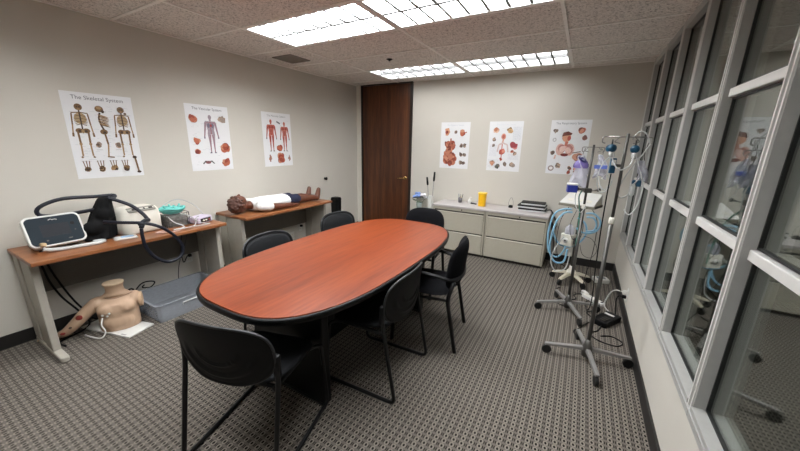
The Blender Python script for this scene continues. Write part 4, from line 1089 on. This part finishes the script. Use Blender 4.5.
for i, (lb, pts) in enumerate((
    ('clear coiled tubing draped in front of the teal basket', [(-1.72, -1.18, .85), (-1.66, -1.16, .80), (-1.62, -1.10, .75), (-1.60, -1.20, .747), (-1.58, -1.12, .747), (-1.60, -1.02, .75), (-1.63, -.98, .81), (-1.66, -.94, .812)]),
    ('clear tubing looping from the small lavender device', [(-1.66, -1.10, .87), (-1.625, -1.04, .84), (-1.61, -.98, .78), (-1.60, -.92, .748), (-1.56, -.90, .747), (-1.56, -1.0, .747), (-1.59, -1.06, .747)]),
    ('thin clear tube arching behind the teal basket', [(-1.86, -1.18, .90), (-1.88, -1.05, .96), (-1.88, -.95, .95), (-1.85, -.86, .88), (-1.80, -.82, .79), (-1.74, -.83, .746)]),
    ('pinkish clear tubing lying at the desk front edge', [(-1.60, -1.33, .747), (-1.55, -1.27, .747), (-1.60, -1.24, .747), (-1.63, -1.30, .747), (-1.57, -1.34, .753), (-1.53, -1.22, .747), (-1.56, -1.15, .747)]))):
    cable('clear_tubing', lb, 'tube', pts, .0045, M_tube if i != 3 else clear_mat('rosy tubing', (220, 190, 178), .65), 7, 7)
t = thing('packaged_mask', 'flat white and blue sealed packet on the desk', 'packet', (-1.665, -1.525, ZD), -.2)
MB().rings([[(x*k, y*k, z) for x, y in rrect(.10, .15, .012)] for k, z in ((.95, 0), (1, .003), (.95, .010), (.6, .015))]).build('pouch', M_white, t, smooth=True)
MB().rings([[(x*k+.012, y*k+.01, z) for x, y in rrect(.045, .085, .01)] for k, z in ((1, .013), (.9, .0175))]).build('label_strip', mat('pale blue print', (150, 186, 220), .4), t)

# ------------------------------------------------------------------ drip stands and ventilator by the windows
def caster(mb_parent, p, ang, r=.034):
    c = MB().cyl((p[0]-.011*math.sin(ang), p[1]+.011*math.cos(ang), r), (p[0]+.011*math.sin(ang), p[1]-.011*math.cos(ang), r), r, n=18)
    o = c.build('caster', M_rub, mb_parent, smooth=False, bevel=.004)
    MB().cyl((p[0], p[1], r+.004), (p[0], p[1], r*2+.012), .008, n=8).build('caster_stem', M_dchrome, o, smooth=True)
def iv_stand(label, loc, rz, h, L_=.27, hooks=.105, mpole=M_dchrome):
    t = thing('drip_stand', label, 'drip stand', loc, rz, 'wheeled drip stands by the windows')
    for k in range(4):
        a = k*PI/2; d = Vector((math.cos(a), math.sin(a), 0)); n_ = Vector((-d.y, d.x, 0)); e = d*(L_+.015)
        MB().rings([[Vector((0, 0, .084))+d*.02+n_*.017, Vector((0, 0, .084))+d*.02-n_*.017, Vector((0, 0, .110))+d*.02-n_*.014, Vector((0, 0, .110))+d*.02+n_*.014],
                    [Vector((0, 0, .072))+e+n_*.015, Vector((0, 0, .072))+e-n_*.015, Vector((0, 0, .086))+e-n_*.012, Vector((0, 0, .086))+e+n_*.012]]).build('base_leg', mat('satin grey bar', (134, 132, 129), .4, .35), t, bevel=.003)
        caster(t, d*L_, a)
    MB().lathe([(.03, .036), (.034, .082), (.034, .112), (.022, .14), (.016, .17)], 20).build('hub', M_dchrome, t, smooth=True)
    MB().cyl((0, 0, .09), (0, 0, h*.655), .0135, n=14).build('lower_pole', M_dchrome, t, smooth=True)
    MB().lathe([(.0145, h*.645), (.018, h*.65), (.018, h*.668), (.011, h*.672)], 16).build('height_collar', M_offw, t, smooth=True)
    MB().cyl((0, 0, h*.66), (0, 0, h), .0095, n=12).build('upper_pole', mpole, t, smooth=True)
    hk = MB().tube([(-hooks, 0, h-.02), (hooks, 0, h-.02)], .004, 8).build('crossbar', M_chrome, t, smooth=True)
    for s in (-1, 1):
        MB().tube(fillet([(s*hooks, 0, h-.02), (s*(hooks+.03), 0, h-.02), (s*(hooks+.03), 0, h-.055), (s*(hooks+.012), 0, h-.06)], .015), .004, 8).build('hook', M_chrome, hk, smooth=True)
        MB().tube(fillet([(s*.04, 0, h-.02), (s*.07, 0, h-.05), (s*.035, 0, h-.06)], .012), .0035, 8).build('hook', M_chrome, hk, smooth=True)
    return t
SA = (1.708, -.105, 0)
iv_stand('nearer grey wheeled drip stand with teal parts beside the low wall', SA, .22, 1.62)
SB = (1.548, .64, 0)
iv_stand('drip stand standing between the nearer stand and ventilator', SB, .42, 1.555, .27, .06)

# ventilator on a white five star trolley
SV = (1.545, 1.42)
t = thing('ventilator_trolley', 'white five legged wheeled trolley nearest the back wall', 'trolley', (SV[0], SV[1], 0), .25)
for k in range(5):
    a = k*2*PI/5+.15; d = Vector((math.cos(a), math.sin(a), 0)); n_ = Vector((-d.y, d.x, 0)); R = []
    for q, z, w2, h2 in ((.02, .125, .032, .03), (.09, .12, .03, .028), (.16, .10, .026, .024), (.205, .082, .022, .014)):
        R.append([d*q+n_*w2+Vector((0, 0, z-h2)), d*q-n_*w2+Vector((0, 0, z-h2)), d*q-n_*w2*.6+Vector((0, 0, z)), d*q+n_*w2*.6+Vector((0, 0, z))])
    MB().rings(R).build('base_leg', mat('cream trolley leg', (190, 182, 162), .45), t, bevel=.006)
    caster(t, d*.20, a, .033)
MB().lathe([(.05, .09), (.05, .135), (.03, .16), (.026, .20)], 20).build('hub', M_offw, t, smooth=True)
MB().cyl((0, 0, .15), (0, 0, .885), .021, n=18).build('column', M_dchrome, t, smooth=True)
MB().box((-.09, -.09, .886), (.09, .09, .905)).build('mount_plate', M_dchrome, t, bevel=.004)
t = thing('ventilator', 'white wedge shaped ventilator sitting on the five legged trolley', 'medical device', (SV[0], SV[1], .9052), -.35)
Rv = lambda x0, z0, z1: [(x0, -.15, z0), (x0, .12, z0), (x0, .12, z1), (x0, -.15, z1)]
MB().rings([[(-.19, -.16, .0), (.17, -.16, .0), (.17, .10, .0), (-.19, .10, .0)], [(-.19, -.16, .028), (.17, -.16, .028), (.17, .10, .028), (-.19, .10, .028)]]).build('tray', mat('olive grey tray', (128, 124, 110), .5), t, bevel=.004)
MB().rings([[(-.185, -.155, .0285), (.165, -.155, .0285), (.165, .095, .0285), (-.185, .095, .0285)], [(-.18, -.15, .036), (.16, -.15, .036), (.155, .09, .14), (-.175, .09, .14)]]).build('sloped_top', M_white, t, bevel=.006)
for x in (-.10, 0, .09): MB().rings([[(x-.025, -.10, .0585), (x+.025, -.10, .0585), (x+.025, -.06, .036), (x-.025, -.06, .036)], [(x-.025, -.10, .0605), (x+.025, -.10, .0605), (x+.025, -.06, .078), (x-.025, -.06, .078)]]).build('key', M_offw, t)
MB().box((.171, -.13, .005), (.176, .07, .024)).build('side_rail', M_gap, t)
t = thing('humidifier', 'white box humidifier with round dial clamped on the trolley column', 'medical device', (SV[0]-.082, SV[1]-.115, .47), -.45)
MB().prism(rrect(.13, .11, .015), 0, .13).build('case', M_offw, t, bevel=.006)
MB().cyl((0, -.0555, .065), (0, -.068, .065), .028, n=20).build('dial', M_white, t, smooth=True)
MB().cyl((0, -.068, .065), (0, -.073, .065), .010, n=12).build('knob', M_dchrome, t, smooth=True)
MB().lathe([(.045, .131), (.05, .14), (.045, .20), (.025, .215), (.02, .235)], 20).build('water_chamber', M_bag, t, smooth=True)
MB().box((.0655, -.02, .03), (.085, .05, .10)).build('clamp', M_dchrome, t, bevel=.003)
def chose(lb, pts, m, r=.0105): tag(MB().tube(pts, r, 10, smooth=8, rib=-.12, step=.0045).build('breathing_hose', m, smooth=True), lb, 'hose', 'blue breathing hoses on the trolley')
chose('light blue hose in a tall loop on the cabinet side of the trolley', [(1.45, 1.27, .88), (1.38, 1.24, .88), (1.30, 1.22, .83), (1.265, 1.22, .70), (1.262, 1.22, .52), (1.30, 1.23, .37), (1.38, 1.25, .33), (1.44, 1.27, .42), (1.45, 1.28, .55)], M_bluehose)
chose('second light blue hose looping low on the cabinet side', [(1.46, 1.21, .86), (1.39, 1.18, .85), (1.33, 1.16, .76), (1.30, 1.16, .6), (1.30, 1.17, .42), (1.36, 1.19, .29), (1.45, 1.21, .30), (1.47, 1.21, .45)], M_bluehose, .011)
chose('light blue hose coiled on the window side of the trolley', [(1.59, 1.23, .86), (1.66, 1.22, .865), (1.725, 1.22, .80), (1.72, 1.22, .71), (1.66, 1.21, .66), (1.58, 1.20, .66), (1.52, 1.20, .70)], M_bluehose)
chose('pale blue inner coil on the window side of the trolley', [(1.60, 1.18, .83), (1.66, 1.17, .83), (1.695, 1.17, .77), (1.68, 1.17, .70), (1.61, 1.17, .68)], M_bluehose, .010)
cable('clear_tubing', 'clear hose sagging lowest under the blue hoses', 'tube', [(1.42, 1.15, .60), (1.35, 1.13, .45), (1.33, 1.13, .3), (1.39, 1.14, .20), (1.48, 1.15, .25), (1.50, 1.15, .42)], .006, M_tube, 8, 8)
cable('clear_tubing', 'thin dark lead circling on the window side of the trolley', 'tube', [(1.60, 1.20, .62), (1.68, 1.19, .60), (1.74, 1.19, .50), (1.70, 1.19, .40), (1.62, 1.19, .42), (1.58, 1.2, .52)], .003, M_dchrome, 6, 8)
cable('green_tubing', 'green thin tube hanging in front of the ventilator', 'tube', [(1.52, .68, 1.17), (1.50, .80, 1.10), (1.505, .95, 1.02), (1.525, 1.05, .90), (1.535, 1.07, .78), (1.545, 1.08, .66), (1.54, 1.10, .55)], .006, mat('dark green tube', (70, 140, 120), .4), 8, 8)
t = thing('blue_suction_box', 'royal blue and white box held beside the second drip stand', 'medical device', (1.435, .575, 1.15), .2)
MB().prism(rrect(.08, .065, .008), 0, .062).build('case', M_blue, t, bevel=.004)
MB().prism(rrect(.082, .067, .008), .0625, .078).build('lid', M_white, t, bevel=.004)
MB().tube([(.04, -.01, .03), (.08, .01, .03), (.112, .038, .03)], .007, 8).build('clamp_arm', M_dchrome, t, smooth=True)
t = thing('pole_clamp', 'dull metal clamp with knobs on the second drip stand', 'clamp', (1.548, .64, 1.17), .3)
MB().cbox((0, -.028, 0), (.06, .03, .04)).build('jaw', M_dchrome, t, bevel=.006)
for s in (-1, 1):
    MB().cyl((s*.03, -.03, 0), (s*.075, -.03, .008), .007, n=10).build('bolt', M_chrome, t, smooth=True)
    MB().cyl((s*.075, -.03, .008), (s*.095, -.03, .010), .014, n=12).build('knob', M_rub, t, smooth=True)

# things hung on the stands
def film_bag(name, label, loc, rz, w0, w1, h, m, m2=None, cat='bag'):
    t = thing(name, label, cat, loc, rz)
    R = []; ph = random.uniform(0, 6)
    for i in range(17):
        q = i/16; w_ = w0+(w1-w0)*q**.8; d_ = .012+.024*math.sin(PI*min(1, q*1.1))
        sx = .012*math.sin(q*5+ph)
        R.append([(sx+w_/2*math.cos(a)*(1+.16*math.sin(3*a+q*9+ph)), d_*math.sin(a)*(1+.35*math.sin(4*a-q*8+ph)), -h*q+(.018*math.sin(2*a+ph) if i > 12 else 0)) for a in [2*PI*j/28 for j in range(28)]])
    MB().rings(R).build('film', m, t, smooth=True)
    return t
t = film_bag('mask_bag', 'clear plastic bag with purple band hanging from the second drip stand', (1.475, .655, 1.465), .1, .045, .15, .27, M_bag)
MB().rings([[(w2/2*math.cos(a), d2*math.sin(a), z) for a in [2*PI*j/20 for j in range(20)]] for w2, d2, z in ((.083, .030, -.045), (.118, .040, -.075), (.125, .044, -.10), (.11, .044, -.11))], False).build('purple_band', M_purple, t, smooth=True)
MB().tube([(-.03, -.02, -.015), (.0, -.032, -.045), (.03, -.02, -.055), (.0, -.01, -.02), (-.02, -.02, -.05)], .008, 8, smooth=5).build('strap', mat('indigo strap', (42, 40, 92), .6), t, smooth=True)
MB().tube([(0, 0, 0), (.005, -.003, .03), (.012, -.012, .062)], .0025, 6, smooth=4).build('hanging_loop', M_dchrome, t)
t = film_bag('fluid_pouch', 'clear pouch with blue printed band hanging on the second drip stand', (1.622, .645, 1.475), -.1, .03, .10, .19, M_bag, None, 'pouch')
MB().box((-.045, -.046, -.115), (.05, -.043, -.085)).build('printed_band', mat('blue print', (84, 104, 178), .4), t, bevel=.001)
MB().tube([(0, 0, 0), (.0, -.002, .03), (-.02, -.005, .05)], .0025, 6, smooth=4).build('hanging_loop', M_dchrome, t)
def valve(label, loc, rz):
    t = thing('breathing_valve', label, 'valve', loc, rz, 'teal valves hung on the nearer drip stand')
    M90 = Euler((PI/2, 0, .5)).to_matrix().to_4x4()
    MB().lathe([(.012, -.025), (.023, -.022), (.026, 0), (.023, .018), (.010, .024)], 18, M90).build('valve_body', M_dteal, t, smooth=True)
    MB().cyl((0, 0, -.02), (.012, -.012, -.055), .018, .014, 14).build('outlet', M_tube, t, smooth=True)
    MB().cyl((0, 0, .024), (0, 0, .055), .005, n=8).build('hanger', M_dchrome, t, smooth=True)
valve('teal valve hanging on the door side of the nearer drip stand', (1.632, -.122, 1.53), .2)
valve('teal valve hanging on the window side of the nearer drip stand', (1.757, -.095, 1.527), -.6)
t = thing('handset', 'upright teal handset with black cord on the nearer drip stand', 'handset', (1.655, -.118, 1.375), .15)
MB().prism(rrect(.034, .026, .008), 0, .095).build('case', M_dteal, t, bevel=.004)
MB().box((-.012, -.0155, .05), (.012, -.0135, .085)).build('keys', M_white, t, bevel=.002)
MB().box((.0175, -.005, .04), (.045, .008, .058)).build('bracket', M_dchrome, t, bevel=.002)
cable('hanging_cable', 'long black cord hanging from the teal handset to the floor', 'cord', [(1.655, -.118, 1.372), (1.655, -.10, 1.25), (1.665, .0, .95), (1.69, .2, .6), (1.72, .45, .3), (1.73, .62, .1), (1.72, .75, .008), (1.70, .9, .008)], .0045, M_black)
cable('clear_tubing', 'clear tube looping wide beside the window frame', 'tube', [(1.76, -.10, 1.50), (1.79, -.09, 1.44), (1.81, -.08, 1.36), (1.79, -.07, 1.27), (1.74, -.08, 1.22), (1.71, -.09, 1.25), (1.725, -.10, 1.33), (1.76, -.11, 1.42), (1.80, -.11, 1.50), (1.83, -.10, 1.56)], .0042, M_tube, 8, 8)
cable('clear_tubing', 'clear tube crossing between the two teal valves', 'tube', [(1.64, -.13, 1.48), (1.67, -.15, 1.42), (1.70, -.16, 1.40), (1.74, -.15, 1.43), (1.755, -.13, 1.48)], .0045, M_tube, 8, 8)
cable('clear_tubing', 'clear tube falling from the window side valve toward the sill', 'tube', [(1.77, -.11, 1.48), (1.80, -.13, 1.40), (1.83, -.14, 1.30), (1.82, -.14, 1.18), (1.79, -.13, 1.12), (1.76, -.12, 1.15)], .0038, M_tube, 8, 8)
t = film_bag('drip_bag', 'small clear drip bag with teal clip on the window side', (1.815, -.095, 1.46), -.5, .03, .055, .12, M_bag)
MB().box((-.012, -.02, -.16), (.012, .0, -.12)).build('clip', M_dteal, t, bevel=.003)
MB().tube([(0, 0, 0), (-.004, 0, .05), (.004, 0, .105)], .0025, 6).build('hanging_loop', M_dchrome, t)
t = thing('drip_chamber', 'clear drip chamber with teal cap low on the window side', 'medical device', (1.785, -.10, 1.285), 0)
MB().lathe([(.004, -.05), (.013, -.04), (.014, .02), (.006, .03)], 14).build('chamber', M_tube, t, smooth=True)
MB().lathe([(.010, .03), (.012, .05), (.004, .055)], 12).build('cap', M_dteal, t, smooth=True)

# ------------------------------------------------------------------ floor clutter by the windows
t = thing('power_strip', 'white power strip lying on the carpet between the stands', 'power strip', (1.775, 1.0, 0), -.75)
MB().prism(rrect(.24, .055, .01), 0, .034).build('housing', M_white, t, bevel=.004)
for x in (-.08, -.035, .01, .055):
    s_ = MB().prism(rrect(.03, .028, .005), .0342, .036, Matrix.Translation((x, 0, 0))).build('socket', M_offw, t)
    MB().cbox((x, 0, .0364), (.010, .003, .0008)).build('slot', M_rub, s_)
MB().box((.09, -.012, .0342), (.108, .012, .040)).build('switch', M_gap, t, bevel=.002)
t = thing('adapter_tray', 'black adapter box with white tag on the carpet by the baseboard', 'power adapter', (1.87, .60, 0), -.55)
MB().prism(rrect(.13, .26, .015), 0, .05).build('case', M_black, t, bevel=.006)
MB().box((-.05, .05, .0505), (.03, .075, .053)).build('tag', M_white, t)
for y in (-.02, -.055, -.09): MB().cbox((.015, y, .053), (.05, .018, .005)).build('socket', M_gap, t, bevel=.002)
t = thing('white_adapter', 'pale box shaped adapter on the carpet near the back wall', 'power adapter', (1.86, 1.62, 0), .3)
MB().prism(rrect(.16, .12, .02), 0, .045).build('case', mat('pale grey case', (186, 184, 178), .4), t, bevel=.008)
MB().prism(rrect(.09, .06, .01), .0455, .050).build('panel', M_bin, t)
MB().cyl((.0805, 0, .02), (.10, 0, .02), .007, n=10).build('strain_relief', M_rub, t, smooth=True)
cable('mains_cord', 'white cord arching from the wall outlet to the power strip', 'cord', [(1.958, .815, .239), (1.93, .82, .24), (1.90, .86, .20), (1.88, .90, .12), (1.865, .90, .04), (1.885, .86, .008), (1.93, .78, .008)], .005, M_white)
cable('mains_cord', 'black cord from the wall outlet to the black adapter', 'cord', [(1.958, .815, .191), (1.94, .80, .16), (1.945, .76, .06), (1.95, .72, .008), (1.93, .70, .03), (1.915, .69, .04)], .0055, M_black)
for lb, pts in (('black cable snaking from the power strip toward the trolley', [(1.70, 1.06, .02), (1.66, 1.10, .008), (1.60, 1.05, .007), (1.62, .95, .007), (1.55, .90, .007), (1.47, .98, .007), (1.42, 1.08, .007), (1.46, 1.18, .007)]),
                ('black cable curling under the second drip stand', [(1.74, .98, .012), (1.68, .88, .007), (1.58, .80, .007), (1.50, .72, .007), (1.45, .80, .007), (1.52, .92, .007), (1.62, .88, .007)]),
                ('black cable running between the strip and adapter', [(1.83, .93, .02), (1.82, .84, .007), (1.78, .76, .007), (1.72, .70, .007), (1.75, .62, .007), (1.80, .60, .012)]),
                ('black cable looping beside the nearer stand and baseboard', [(1.83, .48, .015), (1.80, .38, .007), (1.74, .30, .007), (1.80, .22, .007), (1.92, .20, .007), (1.97, .28, .007), (1.90, .34, .007), (1.82, .30, .007)]),
                ('black cable crossing behind the nearer drip stand', [(1.80, .52, .012), (1.74, .50, .007), (1.66, .34, .007), (1.62, .26, .007), (1.66, .18, .007)])):
    cable('floor_cable', lb, 'cable', pts, .0045, M_black, 6, 7)
t = thing('white_connector', 'white angled plug lying by the power strip', 'plug', (1.70, 1.12, 0), .5)
MB().prism(rrect(.045, .09, .012), 0, .038).build('body', M_white, t, bevel=.006)
MB().cyl((0, .0455, .018), (0, .065, .018), .007, n=8).build('strain_relief', M_white, t, smooth=True)
for lb, pts, r in (
    ('clear tube hooped high over the window side valve', [(1.735, -.10, 1.585), (1.76, -.09, 1.63), (1.80, -.09, 1.62), (1.83, -.09, 1.54), (1.83, -.10, 1.42), (1.80, -.11, 1.34), (1.77, -.11, 1.30)], .0036),
    ('clear tube hanging behind the teal handset', [(1.64, -.10, 1.48), (1.60, -.09, 1.43), (1.585, -.08, 1.33), (1.61, -.08, 1.25), (1.65, -.09, 1.26), (1.67, -.10, 1.33)], .0036),
    ('thin tube curling between the pouch and the nearer stand', [(1.62, .62, 1.29), (1.64, .60, 1.22), (1.68, .58, 1.19), (1.70, .58, 1.26), (1.67, .59, 1.32), (1.64, .60, 1.27)], .0036),
    ('clear tube drooping from the mask bag past the clamp', [(1.49, .60, 1.21), (1.47, .58, 1.12), (1.49, .57, 1.02), (1.53, .57, .98), (1.56, .58, 1.04)], .004)):
    cable('clear_tubing', lb, 'tube', pts, r, M_tube, 7, 7)
chose('light blue hose crossing behind the humidifier', [(1.30, 1.30, .60), (1.36, 1.32, .48), (1.46, 1.33, .44), (1.56, 1.31, .50), (1.62, 1.28, .62), (1.60, 1.26, .74), (1.52, 1.25, .80)], M_bluehose)
for lb, pts in (('dark lead looping in front of the trolley column', [(1.50, 1.25, .88), (1.46, 1.20, .72), (1.50, 1.18, .58), (1.57, 1.18, .60), (1.58, 1.19, .74), (1.54, 1.2, .84)]),
                ('thin dark lead dropping from ventilator to carpet', [(1.64, 1.28, .90), (1.70, 1.24, .78), (1.71, 1.2, .5), (1.68, 1.18, .2), (1.66, 1.17, .006), (1.60, 1.12, .006)]),
                ('thin dark lead sagging from the worktop side of the trolley', [(1.42, 1.30, .90), (1.36, 1.28, .74), (1.35, 1.26, .5), (1.40, 1.24, .30), (1.47, 1.23, .24)])):
    cable('monitor_lead', lb, 'cable', pts, .0032, M_black, 6, 7)
